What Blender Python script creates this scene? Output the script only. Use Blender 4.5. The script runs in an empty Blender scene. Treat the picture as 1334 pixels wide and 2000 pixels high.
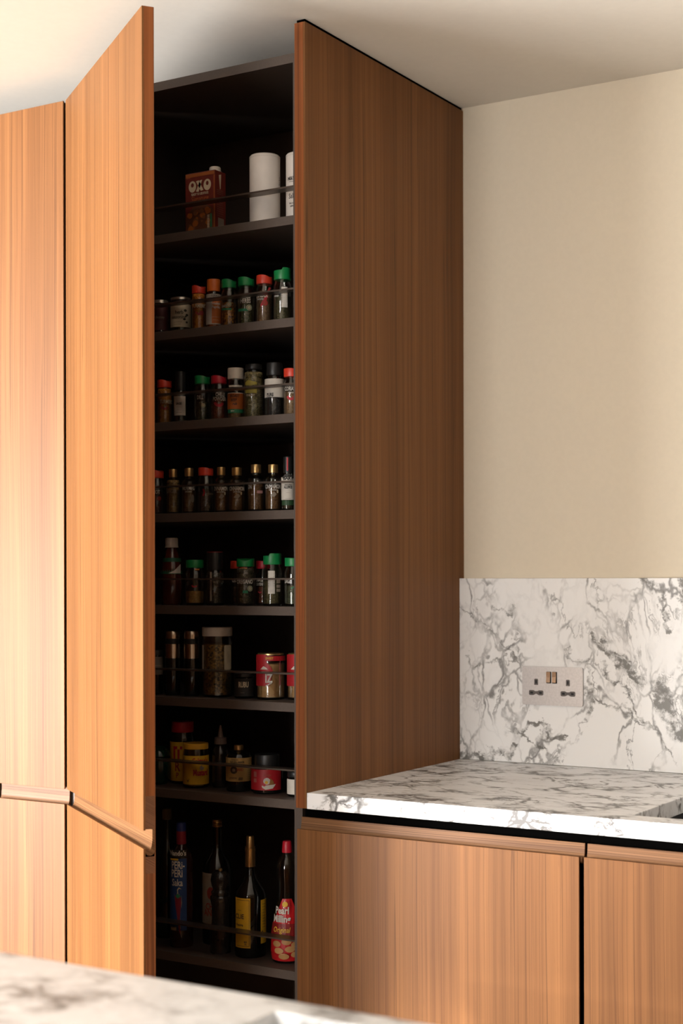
import bpy, bmesh, math, random
from math import pi, sin, cos, radians, atan2
from mathutils import Vector, Matrix
random.seed(7)
S = bpy.context.scene
COL = S.collection

# ------------------------------------------------------------------ camera
W_PX, H_PX = 1334, 2000
F_PX = 2997.6
CAM = Vector((1.577, -2.4472, 1.3263))
YAW, ROLL, HORIZON = 0.54941, 0.00212, 1130.0
cam_d = bpy.data.cameras.new('camera'); cam = bpy.data.objects.new('camera', cam_d); COL.objects.link(cam)
right = Vector((cos(YAW), sin(YAW), 0)); fwd = Vector((-sin(YAW), cos(YAW), 0)); up = Vector((0, 0, 1))
r2 = right*cos(ROLL) - up*sin(ROLL); u2 = right*sin(ROLL) + up*cos(ROLL)
m = Matrix.Identity(4)
for i in range(3):
    m[i][0] = r2[i]; m[i][1] = u2[i]; m[i][2] = -fwd[i]; m[i][3] = CAM[i]
cam.matrix_world = m
cam_d.sensor_fit = 'HORIZONTAL'; cam_d.sensor_width = 24.0
cam_d.lens = F_PX/W_PX*24.0
cam_d.shift_y = (HORIZON - H_PX/2)/W_PX
cam_d.clip_start = 0.05
cam_d.dof.use_dof = True; cam_d.dof.focus_distance = 2.95; cam_d.dof.aperture_fstop = 4.5
S.camera = cam

# ------------------------------------------------------------------ light
S.view_settings.view_transform = 'Standard'; S.view_settings.look = 'None'
S.view_settings.gamma = 1.0; S.view_settings.use_curve_mapping = False
S.view_settings.exposure = 0.07
world = bpy.data.worlds.new('daylight'); S.world = world; world.use_nodes = True
bg = world.node_tree.nodes['Background']
bg.inputs[0].default_value = (0.75, 0.85, 1.0, 1); bg.inputs[1].default_value = 1.2

def area(name, loc, target, sx, sy, power, color, spread=180):
    l = bpy.data.lights.new(name, 'AREA'); l.shape = 'RECTANGLE'; l.size = sx; l.size_y = sy
    l.energy = power; l.color = color; l.spread = radians(spread)
    o = bpy.data.objects.new(name, l); COL.objects.link(o); o.location = loc
    o.rotation_euler = (Vector(target)-Vector(loc)).to_track_quat('-Z', 'Y').to_euler()
    return o
# daylight through the glazed garden door behind the camera on the left, and added fill through an unseen smaller window straight behind the camera
area('garden_daylight', (-5.1, -5.13, 0.95), (-.4, 0, .50), 1.8, 1.4, 185, (1.0, 0.975, 0.965), 60)
area('garden_ground_light', (-3.9, -5.17, 0.6), (-3.9, 0, 0.75), 2.5, 1.1, 600, (1.0, 0.98, 0.96))
sun_d = bpy.data.lights.new('low_sun', 'SUN'); sun_d.energy = 9.0; sun_d.angle = radians(2.5); sun_d.color = (1.0, .95, .88)
sun = bpy.data.objects.new('low_sun', sun_d); COL.objects.link(sun); sun.location = (-3, -7, 3)
sun.rotation_euler = Vector((.18*cos(radians(15)), .984*cos(radians(15)), -sin(radians(15)))).to_track_quat('-Z', 'Y').to_euler()
area('rear_fill', (.1, -5.18, 1.45), (.1, 0, 1.45), 1.6, 1.2, 62, (1.0, 0.97, 0.93), 120)

# ------------------------------------------------------------------ pixel helper (a ray of the photograph met with a real plane)
def px_ray(u, v):
    a = (u-W_PX/2)/F_PX; b = (HORIZON-v)/F_PX
    return r2*a + u2*b + fwd
def at_y(u, v, y):
    r = px_ray(u, v); return CAM + r*((y-CAM.y)/r.y)
def mpp(x, y):                    # metres per photo pixel at a point
    return (Vector((x, y, 0))-Vector((CAM.x, CAM.y, 0))).dot(fwd)/F_PX

# ------------------------------------------------------------------ materials
MATS = {}
def newmat(name):
    mt = bpy.data.materials.new(name); mt.use_nodes = True
    nt = mt.node_tree; b = nt.nodes['Principled BSDF']
    return mt, nt, b
def N(nt, typ, **kw):
    n = nt.nodes.new(typ)
    for k, v in kw.items():
        if k.startswith('i_'):
            key = k[2:]
            n.inputs[int(key) if key.isdigit() else key.replace('_', ' ')].default_value = v
        else: setattr(n, k, v)
    return n
def math_(nt, op, a, b=None, clamp=False):
    n = nt.nodes.new('ShaderNodeMath'); n.operation = op; n.use_clamp = clamp
    for i, v in enumerate((a, b)):
        if v is None: continue
        if isinstance(v, (int, float)): n.inputs[i].default_value = v
        else: nt.links.new(v, n.inputs[i])
    return n.outputs[0]
def maprange(nt, val, a, b, c=0., d=1., smooth=True):
    n = nt.nodes.new('ShaderNodeMapRange')
    n.interpolation_type = 'SMOOTHSTEP' if smooth else 'LINEAR'
    nt.links.new(val, n.inputs[0])
    for i, v in zip((1, 2, 3, 4), (a, b, c, d)): n.inputs[i].default_value = v
    return n.outputs[0]
def mixc(nt, fac, a, b, mode='MIX'):
    n = nt.nodes.new('ShaderNodeMix'); n.data_type = 'RGBA'; n.blend_type = mode
    if isinstance(fac, (int, float)): n.inputs[0].default_value = fac
    else: nt.links.new(fac, n.inputs[0])
    for i, v in ((6, a), (7, b)):
        if isinstance(v, tuple): n.inputs[i].default_value = (*v, 1) if len(v) == 3 else v
        else: nt.links.new(v, n.inputs[i])
    return n.outputs[2]
def coords(nt, scale=(1, 1, 1), rot=(0, 0, 0), loc=(0, 0, 0), kind='Object'):
    tc = nt.nodes.new('ShaderNodeTexCoord'); mp = nt.nodes.new('ShaderNodeMapping')
    nt.links.new(tc.outputs[kind], mp.inputs[0])
    mp.inputs['Scale'].default_value = scale; mp.inputs['Rotation'].default_value = rot; mp.inputs['Location'].default_value = loc
    return mp.outputs[0]
def noise(nt, vec, scale, detail=3, rough=.5, dist=0.):
    n = N(nt, 'ShaderNodeTexNoise'); n.inputs['Scale'].default_value = scale
    n.inputs['Detail'].default_value = detail; n.inputs['Roughness'].default_value = rough
    n.inputs['Distortion'].default_value = dist
    nt.links.new(vec, n.inputs['Vector']); return n
def plain(name, col, rough=.5, metal=0., var=.06, bump=0., spec=.5, nscale=60):
    key = ('p', name)
    if key in MATS: return MATS[key]
    mt, nt, b = newmat(name)
    v = coords(nt); n = noise(nt, v, nscale, 3)
    f = maprange(nt, n.outputs[0], .3, .7, 0, 1)
    c1 = tuple(max(0, c*(1-var)) for c in col); c2 = tuple(min(1, c*(1+var)) for c in col)
    nt.links.new(mixc(nt, f, c1, c2), b.inputs['Base Color'])
    b.inputs['Roughness'].default_value = rough; b.inputs['Metallic'].default_value = metal
    b.inputs['Specular IOR Level'].default_value = spec
    if bump:
        bp = N(nt, 'ShaderNodeBump'); bp.inputs['Strength'].default_value = bump; bp.inputs['Distance'].default_value = .001
        nt.links.new(n.outputs[0], bp.inputs['Height']); nt.links.new(bp.outputs[0], b.inputs['Normal'])
    MATS[key] = mt; return mt
def wood(name, axis='z', dark=(.108, .043, .014), light=(.240, .106, .036), seed=0., rough=.46, strips=True, contrast=1.0, spec=.13):
    """grain runs along axis; across the other two it varies quickly"""
    mt, nt, b = newmat(name)
    tc = N(nt, 'ShaderNodeTexCoord')
    sep = N(nt, 'ShaderNodeSeparateXYZ'); nt.links.new(tc.outputs['Object'], sep.inputs[0])
    if axis == 'z': a, l = math_(nt, 'ADD', sep.outputs[0], sep.outputs[1]), sep.outputs[2]
    elif axis == 'x': a, l = math_(nt, 'ADD', sep.outputs[2], math_(nt, 'MULTIPLY', sep.outputs[1], .6)), sep.outputs[0]
    else: a, l = math_(nt, 'ADD', sep.outputs[0], sep.outputs[2]), sep.outputs[1]
    a = math_(nt, 'ADD', a, seed)
    # slow sideways wander of the grain
    cw = N(nt, 'ShaderNodeCombineXYZ'); nt.links.new(math_(nt, 'MULTIPLY', a, 5.), cw.inputs[0]); nt.links.new(math_(nt, 'MULTIPLY', l, .9), cw.inputs[1])
    wn = noise(nt, cw.outputs[0], 1., 2)
    a2 = math_(nt, 'ADD', a, math_(nt, 'MULTIPLY', math_(nt, 'SUBTRACT', wn.outputs[0], .5), .022))
    def layer(sa, sl, detail, off):
        c = N(nt, 'ShaderNodeCombineXYZ')
        nt.links.new(math_(nt, 'MULTIPLY', a2, sa), c.inputs[0]); nt.links.new(math_(nt, 'MULTIPLY', l, sl), c.inputs[1]); c.inputs[2].default_value = off
        return noise(nt, c.outputs[0], 1., detail, .6).outputs[0]
    broad = layer(22, .35, 2, 1+seed); mid = layer(90, .9, 3, 5); fine = layer(420, 2.5, 3, 9); pore = layer(900, 22, 2, 13)
    f = math_(nt, 'MULTIPLY', broad, .40)
    f = math_(nt, 'ADD', f, math_(nt, 'MULTIPLY', mid, .34))
    f = math_(nt, 'ADD', f, math_(nt, 'MULTIPLY', fine, .26))
    f = maprange(nt, f, .5-.17/contrast, .5+.17/contrast, 0, 1, False)
    col = mixc(nt, f, dark, light)
    # thin dark annual lines
    ln = maprange(nt, layer(55, .25, 1, 21), .485, .5, 0, 1)
    ln2 = maprange(nt, layer(55, .25, 1, 21), .5, .515, 1, 0)
    line = math_(nt, 'MULTIPLY', math_(nt, 'MULTIPLY', ln, ln2), .55*contrast)
    col = mixc(nt, line, col, tuple(c*.62 for c in dark))
    pf = maprange(nt, pore, .62, .75, 0, .28)
    col = mixc(nt, pf, col, tuple(c*.5 for c in dark))
    if strips:                                   # veneer leaves laid side by side, each a touch different
        fl = math_(nt, 'FLOOR', math_(nt, 'MULTIPLY', a, 17.))
        wh = N(nt, 'ShaderNodeTexWhiteNoise'); wh.noise_dimensions = '1D'; nt.links.new(math_(nt, 'ADD', fl, seed*3+.37), wh.inputs['W'])
        hv = N(nt, 'ShaderNodeHueSaturation'); nt.links.new(maprange(nt, wh.outputs['Value'], 0, 1, .90, 1.08, False), hv.inputs['Value'])
        nt.links.new(col, hv.inputs['Color']); col = hv.outputs[0]
    nt.links.new(col, b.inputs['Base Color'])
    b.inputs['Roughness'].default_value = rough; b.inputs['Specular IOR Level'].default_value = spec
    bp = N(nt, 'ShaderNodeBump'); bp.inputs['Strength'].default_value = .12; bp.inputs['Distance'].default_value = .0006
    nt.links.new(pore, bp.inputs['Height']); nt.links.new(bp.outputs[0], b.inputs['Normal'])
    return mt
def marble(name, seed=0., scale=1., rot=(0, 0, 0), squash=(1, 1, 1), amount=1., strokes=(), base=(.86, .845, .815), sharp=1., strokeplane='xz'):
    mt, nt, b = newmat(name)
    v0 = coords(nt, scale=squash, rot=rot, loc=(seed, seed*.7, seed*.3))
    w1 = noise(nt, v0, 3.2*scale, 5, .55)
    sub = N(nt, 'ShaderNodeVectorMath', operation='SUBTRACT'); nt.links.new(w1.outputs['Color'], sub.inputs[0]); sub.inputs[1].default_value = (.5, .5, .5)
    sc = N(nt, 'ShaderNodeVectorMath', operation='SCALE'); nt.links.new(sub.outputs[0], sc.inputs[0]); sc.inputs['Scale'].default_value = .34/scale
    add = N(nt, 'ShaderNodeVectorMath', operation='ADD'); nt.links.new(v0, add.inputs[0]); nt.links.new(sc.outputs[0], add.inputs[1])
    v = add.outputs[0]
    w2 = noise(nt, v0, 22*scale, 4, .6)
    sub2 = N(nt, 'ShaderNodeVectorMath', operation='SUBTRACT'); nt.links.new(w2.outputs['Color'], sub2.inputs[0]); sub2.inputs[1].default_value = (.5, .5, .5)
    sc2 = N(nt, 'ShaderNodeVectorMath', operation='SCALE'); nt.links.new(sub2.outputs[0], sc2.inputs[0]); sc2.inputs['Scale'].default_value = .045/scale
    add2 = N(nt, 'ShaderNodeVectorMath', operation='ADD'); nt.links.new(v, add2.inputs[0]); nt.links.new(sc2.outputs[0], add2.inputs[1])
    vv = add2.outputs[0]
    def vor(vec, s):
        n = N(nt, 'ShaderNodeTexVoronoi'); n.feature = 'DISTANCE_TO_EDGE'; n.inputs['Scale'].default_value = s
        nt.links.new(vec, n.inputs['Vector']); return n.outputs['Distance']
    mask = noise(nt, v0, 2.6*scale, 3, .55).outputs[0]
    mask2 = noise(nt, v0, 9*scale, 4, .6).outputs[0]
    # cell-like veins
    e1 = maprange(nt, vor(vv, 6.5*scale), .0, .055*sharp, 1, 0)
    e1 = math_(nt, 'MULTIPLY', e1, maprange(nt, mask2, .40, .62, 0, .95))
    e2 = maprange(nt, vor(vv, 15*scale), .0, .10*sharp, 1, 0)
    e2 = math_(nt, 'MULTIPLY', e2, maprange(nt, mask, .44, .62, 0, .8))
    e2 = math_(nt, 'MULTIPLY', e2, maprange(nt, mask2, .38, .62, 0.1, 1))
    # fractal ridges
    r = noise(nt, vv, 5.*scale, 7, .62).outputs[0]
    rd = math_(nt, 'ABSOLUTE', math_(nt, 'SUBTRACT', r, .5))
    e3 = maprange(nt, rd, .0, .022*sharp, .8, 0)
    e3 = math_(nt, 'MULTIPLY', e3, maprange(nt, mask2, .44, .6, 0, 1))
    # soft grey clouds next to the veins
    cl = maprange(nt, noise(nt, v, 7*scale, 6, .65).outputs[0], .52, .78, 0, .35)
    tot = math_(nt, 'MAXIMUM', e1, e2); tot = math_(nt, 'MAXIMUM', tot, e3)
    tot = math_(nt, 'MULTIPLY', tot, amount)
    dark = (.075, .068, .062)
    col = mixc(nt, math_(nt, 'MULTIPLY', cl, amount), base, (.46, .445, .435))
    col = mixc(nt, math_(nt, 'MINIMUM', tot, .92), col, dark)
    # individual heavy veins of this slab: strokes (x0, z0, x1, z1, half width, strength) in slab coordinates
    if strokes:
        tcn = N(nt, 'ShaderNodeTexCoord')
        wv = noise(nt, tcn.outputs['Object'], 15, 8, .68)
        s3 = N(nt, 'ShaderNodeVectorMath', operation='SUBTRACT'); nt.links.new(wv.outputs['Color'], s3.inputs[0]); s3.inputs[1].default_value = (.5, .5, .5)
        s4 = N(nt, 'ShaderNodeVectorMath', operation='SCALE'); nt.links.new(s3.outputs[0], s4.inputs[0]); s4.inputs['Scale'].default_value = .10
        s5 = N(nt, 'ShaderNodeVectorMath', operation='ADD'); nt.links.new(tcn.outputs['Object'], s5.inputs[0]); nt.links.new(s4.outputs[0], s5.inputs[1])
        sep = N(nt, 'ShaderNodeSeparateXYZ'); nt.links.new(s5.outputs[0], sep.inputs[0])
        X = sep.outputs[0]; Z = sep.outputs[2] if strokeplane == 'xz' else sep.outputs[1]
        rag = noise(nt, tcn.outputs['Object'], 45, 8, .72).outputs[0]
        ragf = maprange(nt, rag, .36, .60, .1, 1.25)
        acc = None
        for (x0, z0, x1, z1, hw, st) in strokes:
            dx, dz = x1-x0, z1-z0; L2 = dx*dx+dz*dz
            px = math_(nt, 'SUBTRACT', X, x0); pz = math_(nt, 'SUBTRACT', Z, z0)
            t = math_(nt, 'ADD', math_(nt, 'MULTIPLY', px, dx/L2), math_(nt, 'MULTIPLY', pz, dz/L2), True)
            qx = math_(nt, 'SUBTRACT', px, math_(nt, 'MULTIPLY', t, dx)); qz = math_(nt, 'SUBTRACT', pz, math_(nt, 'MULTIPLY', t, dz))
            d = math_(nt, 'SQRT', math_(nt, 'ADD', math_(nt, 'MULTIPLY', qx, qx), math_(nt, 'MULTIPLY', qz, qz)))
            e = maprange(nt, math_(nt, 'DIVIDE', d, hw), .35, 1.0, st, 0)
            acc = e if acc is None else math_(nt, 'MAXIMUM', acc, e)
        acc = math_(nt, 'MULTIPLY', acc, ragf, True)
        col = mixc(nt, math_(nt, 'MINIMUM', acc, .93), col, (.12, .113, .10))
    nt.links.new(col, b.inputs['Base Color'])
    b.inputs['Roughness'].default_value = .38; b.inputs['Specular IOR Level'].default_value = .4
    return mt
def glass(name, tint=(1, 1, 1), gloss=.02, rough=.10):
    key = ('g', name)
    if key in MATS: return MATS[key]
    mt = bpy.data.materials.new(name); mt.use_nodes = True; nt = mt.node_tree
    nt.nodes.remove(nt.nodes['Principled BSDF']); out = nt.nodes['Material Output']
    tr = N(nt, 'ShaderNodeBsdfTransparent'); tr.inputs[0].default_value = (*tint, 1)
    gl = N(nt, 'ShaderNodeBsdfGlossy'); gl.inputs['Roughness'].default_value = rough
    lw = N(nt, 'ShaderNodeLayerWeight'); lw.inputs[0].default_value = .35
    fac = maprange(nt, lw.outputs['Fresnel'], 0, 1, gloss, .55, False)
    mx = N(nt, 'ShaderNodeMixShader'); nt.links.new(fac, mx.inputs[0]); nt.links.new(tr.outputs[0], mx.inputs[1]); nt.links.new(gl.outputs[0], mx.inputs[2])
    nt.links.new(mx.outputs[0], out.inputs[0])
    MATS[key] = mt; return mt
def grains(name, c1, c2, scale=260, rough=.8):
    key = ('gr', name)
    if key in MATS: return MATS[key]
    mt, nt, b = newmat(name); v = coords(nt)
    n = N(nt, 'ShaderNodeTexVoronoi'); n.inputs['Scale'].default_value = scale; nt.links.new(v, n.inputs['Vector'])
    sp = N(nt, 'ShaderNodeSeparateColor'); nt.links.new(n.outputs['Color'], sp.inputs[0])
    nt.links.new(mixc(nt, sp.outputs[0], c1, c2), b.inputs['Base Color']); b.inputs['Roughness'].default_value = rough
    bp = N(nt, 'ShaderNodeBump'); bp.inputs['Distance'].default_value = .001; nt.links.new(n.outputs['Distance'], bp.inputs['Height']); nt.links.new(bp.outputs[0], b.inputs['Normal'])
    MATS[key] = mt; return mt

M_TALL = wood('walnut_veneer_tall', 'z', seed=.31)
M_DOOR = wood('walnut_veneer_open_door', 'z', seed=1.7)
M_END = wood('walnut_veneer_end_panel', 'z', seed=2.9)
M_BASE = wood('walnut_veneer_base', 'z', seed=4.3)
M_RAIL = wood('walnut_solid_rail', 'x', dark=(.10, .044, .018), light=(.25, .125, .055), seed=.9, strips=False, contrast=1.5)
M_LIP = wood('walnut_lipping', 'z', dark=(.10, .030, .010), light=(.27, .088, .027), seed=6.2, strips=False, contrast=1.4)
M_LIPD = wood('walnut_lipping_dark', 'z', dark=(.06, .020, .009), light=(.25, .088, .032), seed=8.8, strips=False, contrast=1.7)
M_INSERT = wood('walnut_insert', 'x', dark=(.09, .04, .02), light=(.2, .09, .045), seed=5.5, strips=False, contrast=1.3)
M_CARC = plain('taupe_laminate', (.074, .053, .041), .6, var=.05, nscale=300)
M_BLACK = plain('recess_shade_black', (.0015, .0014, .0013), .9, spec=.0)  # shade of gaps and recesses put into a near-black colour
M_BRONZE = plain('bronze_metal', (.16, .125, .10), .38, .85)
M_STEEL = plain('brushed_steel', (.50, .47, .455), .36, .6, nscale=200)
M_WALL = plain('wall_paint', (.63, .555, .435), .85, var=.012, bump=.12, nscale=90)
M_CEIL = plain('ceiling_paint', (.74, .705, .64), .9, var=.01, bump=.1, nscale=60)

# ------------------------------------------------------------------ mesh helpers
def link_mesh(name, bm, mat, parent=None, smooth=False, loc=None):
    me = bpy.data.meshes.new(name); bm.normal_update(); bm.to_mesh(me); bm.free()
    if smooth:
        for p in me.polygons: p.use_smooth = True
        try: me.set_sharp_from_angle(angle=radians(35))
        except Exception: pass
    if mat: me.materials.append(mat)
    o = bpy.data.objects.new(name, me); COL.objects.link(o)
    if parent: o.parent = parent
    if loc: o.location = loc
    return o
def add_box(bm, x0, x1, y0, y1, z0, z1, bev=0.):
    vs = [bm.verts.new(p) for p in ((x0,y0,z0),(x1,y0,z0),(x1,y1,z0),(x0,y1,z0),(x0,y0,z1),(x1,y0,z1),(x1,y1,z1),(x0,y1,z1))]
    fs = [bm.faces.new([vs[i] for i in q]) for q in ((0,3,2,1),(4,5,6,7),(0,1,5,4),(1,2,6,5),(2,3,7,6),(3,0,4,7))]
    if bev:
        es = set(e for f in fs for e in f.edges)
        bmesh.ops.bevel(bm, geom=list(es), offset=bev, segments=2, affect='EDGES', profile=.5)
def box(name, b, mat, parent=None, bev=0.):
    bm = bmesh.new(); add_box(bm, *b, bev=bev); return link_mesh(name, bm, mat, parent)
def prism(bm, pts, axis, a0, a1):
    """polygon extruded along axis. pts are (p, q) in the two other axes in x,y,z order"""
    def mk(p, q, a):
        return {'x': (a, p, q), 'y': (p, a, q), 'z': (p, q, a)}[axis]
    A = [bm.verts.new(mk(p, q, a0)) for p, q in pts]; B = [bm.verts.new(mk(p, q, a1)) for p, q in pts]
    n = len(pts); bm.faces.new(A[::-1]); bm.faces.new(B)
    for i in range(n): bm.faces.new((A[i], A[(i+1) % n], B[(i+1) % n], B[i]))
    bmesh.ops.recalc_face_normals(bm, faces=bm.faces)
def add_lathe(bm, prof, cx=0, cy=0, segs=32, zfun=None, squash=1., mod=None):
    rings = []
    for (r, z) in prof:
        if r < 1e-6: rings.append([bm.verts.new((cx, cy, z))])
        else:
            ring = []
            for i in range(segs):
                a = 2*pi*i/segs; rr = r*(mod(a, z) if mod else 1)
                ring.append(bm.verts.new((cx+rr*cos(a), cy+rr*squash*sin(a), z + (zfun(a, r, z) if zfun else 0))))
            rings.append(ring)
    for A, B in zip(rings, rings[1:]):
        if len(A) == 1 and len(B) == 1: continue
        for i in range(segs):
            j = (i+1) % segs
            if len(A) == 1: bm.faces.new((A[0], B[i], B[j]))
            elif len(B) == 1: bm.faces.new((A[i], A[j], B[0]))
            else: bm.faces.new((A[i], A[j], B[j], B[i]))
    bmesh.ops.recalc_face_normals(bm, faces=bm.faces)
def lathe(name, prof, mat, parent=None, segs=32, **kw):
    bm = bmesh.new(); add_lathe(bm, prof, segs=segs, **kw); return link_mesh(name, bm, mat, parent, smooth=True)
def arc_patch(bm, r, a0, a1, z0, z1, th=.0003, n=14, rz=None):
    """a piece of paper wrapped on a cylinder, with thickness"""
    O = []; I = []
    for k in range(n+1):
        a = a0+(a1-a0)*k/n
        rb, rt = (r, r) if rz is None else rz
        O.append((bm.verts.new(((rb+th)*cos(a), (rb+th)*sin(a), z0)), bm.verts.new(((rt+th)*cos(a), (rt+th)*sin(a), z1))))
        I.append((bm.verts.new((rb*cos(a), rb*sin(a), z0)), bm.verts.new((rt*cos(a), rt*sin(a), z1))))
    for k in range(n):
        bm.faces.new((O[k][0], O[k+1][0], O[k+1][1], O[k][1])); bm.faces.new((I[k+1][0], I[k][0], I[k][1], I[k+1][1]))
        bm.faces.new((O[k][1], O[k+1][1], I[k+1][1], I[k][1])); bm.faces.new((O[k+1][0], O[k][0], I[k][0], I[k+1][0]))
    bm.faces.new((O[0][0], O[0][1], I[0][1], I[0][0])); bm.faces.new((O[n][1], O[n][0], I[n][0], I[n][1]))
_tm = {}
def text_verts(s, bold):
    key = (s, bold)
    if key in _tm: return _tm[key]
    cu = bpy.data.curves.new('text', 'FONT'); cu.body = s; cu.size = 1; cu.align_x = 'CENTER'; cu.align_y = 'CENTER'
    cu.resolution_u = 2; cu.offset = bold; cu.space_line = .85
    ob = bpy.data.objects.new('text', cu)
    me = bpy.data.meshes.new_from_object(ob)
    vs = [tuple(v.co) for v in me.vertices]; fs = [tuple(p.vertices) for p in me.polygons]
    bpy.data.objects.remove(ob); bpy.data.curves.remove(cu); bpy.data.meshes.remove(me)
    _tm[key] = (vs, fs); return _tm[key]
def text_bm(bm, s, size, cx, cz, fmap, sx=.8, bold=.02, rot=0., shear=0.):
    vs, fs = text_verts(s, bold)
    out = []
    for x, y, z in vs:
        x = (x+shear*y)*size*sx; y = y*size
        x, y = x*cos(rot)-y*sin(rot), x*sin(rot)+y*cos(rot)
        out.append(bm.verts.new(fmap(cx+x, cz+y)))
    for f in fs:
        try: bm.faces.new([out[i] for i in f])
        except ValueError: pass
def cylmap(r, a0):
    return lambda x, z: (r*cos(a0+x/r), r*sin(a0+x/r), z)
def tag(o, label, cat, group=None, kind=None):
    if label: o['label'] = label
    if cat: o['category'] = cat
    if group: o['group'] = group
    if kind: o['kind'] = kind
    return o
def empty(name, loc=(0, 0, 0)):
    o = bpy.data.objects.new(name, None); o.empty_display_size = .05; COL.objects.link(o); o.location = loc; return o
def struct(o): o['kind'] = 'structure'; return o

# ------------------------------------------------------------------ the room
CEIL = 2.390; YB = 0.66
X0, X1, Y0 = -6.6, 4.2, -5.2
struct(box('floor', (X0, X1, Y0, YB, -.1, 0), wood('oak_floor', 'x', dark=(.25, .17, .10), light=(.40, .29, .19), seed=3.), None))
struct(box('ceiling', (X0, X1, Y0, YB, CEIL, CEIL+.1), M_CEIL))
struct(box('wall_back', (X0-.1, X1+.1, YB, YB+.1, -.1, CEIL+.1), M_WALL))
struct(box('wall_left', (X0-.1, X0, Y0, YB, -.1, CEIL+.1), M_WALL))
def wall_hole(name, axis, c0, c1, a0, a1, h0, h1, z0, z1, extra=None):
    bm = bmesh.new()
    parts = [(a0, h0, -.1, CEIL+.1), (h1, a1 if not extra else extra[0], -.1, CEIL+.1), (h0, h1, -.1, z0), (h0, h1, z1, CEIL+.1)]
    if extra: parts += [(extra[1], a1, -.1, CEIL+.1), (extra[0], extra[1], -.1, extra[2]), (extra[0], extra[1], extra[3], CEIL+.1)]
    for (p, q, s, t) in parts:
        if q-p < 1e-4 or t-s < 1e-4: continue
        if axis == 'y': add_box(bm, p, q, c0, c1, s, t)
        else: add_box(bm, c0, c1, p, q, s, t)
    return struct(link_mesh(name, bm, M_WALL))
wall_hole('wall_front', 'y', Y0-.1, Y0, X0-.1, X1+.1, -6.1, -2.6, 0.02, 1.75, extra=(-.8, 1.0, .8, 2.02))
struct(box('wall_right', (X1, X1+.1, Y0, YB, -.1, CEIL+.1), plain('bounce_cut_brown', (.22, .14, .085), .8, var=.02)))  # unseen wall, coloured dark to cut the bounce onto the end panel
def window(name, axis, c, h0, h1, z0, z1):
    root = empty(name, (0, 0, 0)); struct(root)
    bm = bmesh.new(); w = .05
    def b(p, q, s, t, d=.03):
        if axis == 'y': add_box(bm, p, q, c-d, c+d, s, t)
        else: add_box(bm, c-d, c+d, p, q, s, t)
    b(h0, h0+w, z0, z1); b(h1-w, h1, z0, z1); b(h0+w, h1-w, z0, z0+w); b(h0+w, h1-w, z1-w, z1)
    link_mesh('window_frame', bm, plain('grey_frame', (.1, .1, .1), .4), root)
    bm = bmesh.new(); b(h0+w, h1-w, z0+w, z1-w, .004)
    link_mesh('pane', bm, glass('window_glass', (1, 1, 1), .04, .0), root)
window('window_1', 'y', Y0-.06, -6.1, -2.6, .02, 1.75)
window('fill_window', 'y', Y0-.06, -.8, 1.0, .8, 2.02)  # unseen window, added and sized for the light from behind the camera

# ------------------------------------------------------------------ door building (local: x along door, y=0 front face, z up from floor)
GZ0, GZ1 = .853, .885              # handle groove of the tall doors
ZT = 2.332                         # top of tall doors
def rail_profile(zb, top):
    o = [(.0165, zb+top), (.0205, zb+top), (.0205, zb-.009)]
    for k in range(7):               # rounded lower lobe
        a = -pi*k/6; o.append((.0122+.0080*cos(a), zb-.0065+.0065*sin(a)))
    o += [(.0036, zb-.0005), (.0055, zb-.0008), (.0085, zb-.0045), (.0125, zb-.003), (.0150, zb+.004), (.0162, zb+.014)]
    # drop duplicates
    r = []
    for p in o:
        if not r or (abs(p[0]-r[-1][0])+abs(p[1]-r[-1][1])) > 1e-5: r.append(p)
    return r
def handle_rail(parent, x0, x1, zb, top, mat=None):
    bm = bmesh.new(); prism(bm, rail_profile(zb, top), 'x', x0, x1)
    return link_mesh('handle_rail', bm, mat or M_RAIL, parent, smooth=False)
def tall_door(parent, x, w, mat, rotz=0., free_edge=True):
    """part 'door': the core board; panels, rail and lippings are its sub-parts"""
    T = .021
    bm = bmesh.new()
    add_box(bm, .003, w-.003, .004, T-.0005, .1, GZ0-.020); add_box(bm, .003, w-.003, .004, T-.0005, GZ1+.004, ZT-.001)
    add_box(bm, .003, w-.003, T-.0015, T-.0003, GZ0-.020, GZ1+.004)
    d = link_mesh('door', bm, M_BLACK, parent); d.location = (x, 0, 0); d.rotation_euler = (0, 0, rotz)
    box('upper_panel', (0, w, 0, .004, GZ1, ZT), mat, d, bev=.0004)
    box('lower_panel', (0, w, 0, .004, .1, GZ0), mat, d, bev=.0004)
    handle_rail(d, 0, w, GZ0, .034)
    if free_edge:
        box('edge_lipping', (w-.003, w, .004, T, GZ1+.060, ZT), M_LIP, d)
        box('edge_lipping', (w-.003, w, .004, T, .1, GZ0-.044), M_LIPD, d)
        box('edge_insert', (w-.003, w, .004, T, GZ1+.002, GZ1+.060), M_INSERT, d)
        box('edge_insert', (w-.003, w, .004, T, GZ0-.044, GZ0-.0145), M_INSERT, d)
        box('back_facing', (.003, w, T, T+.001, .1, ZT), M_LIPD, d)
    return d

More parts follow.
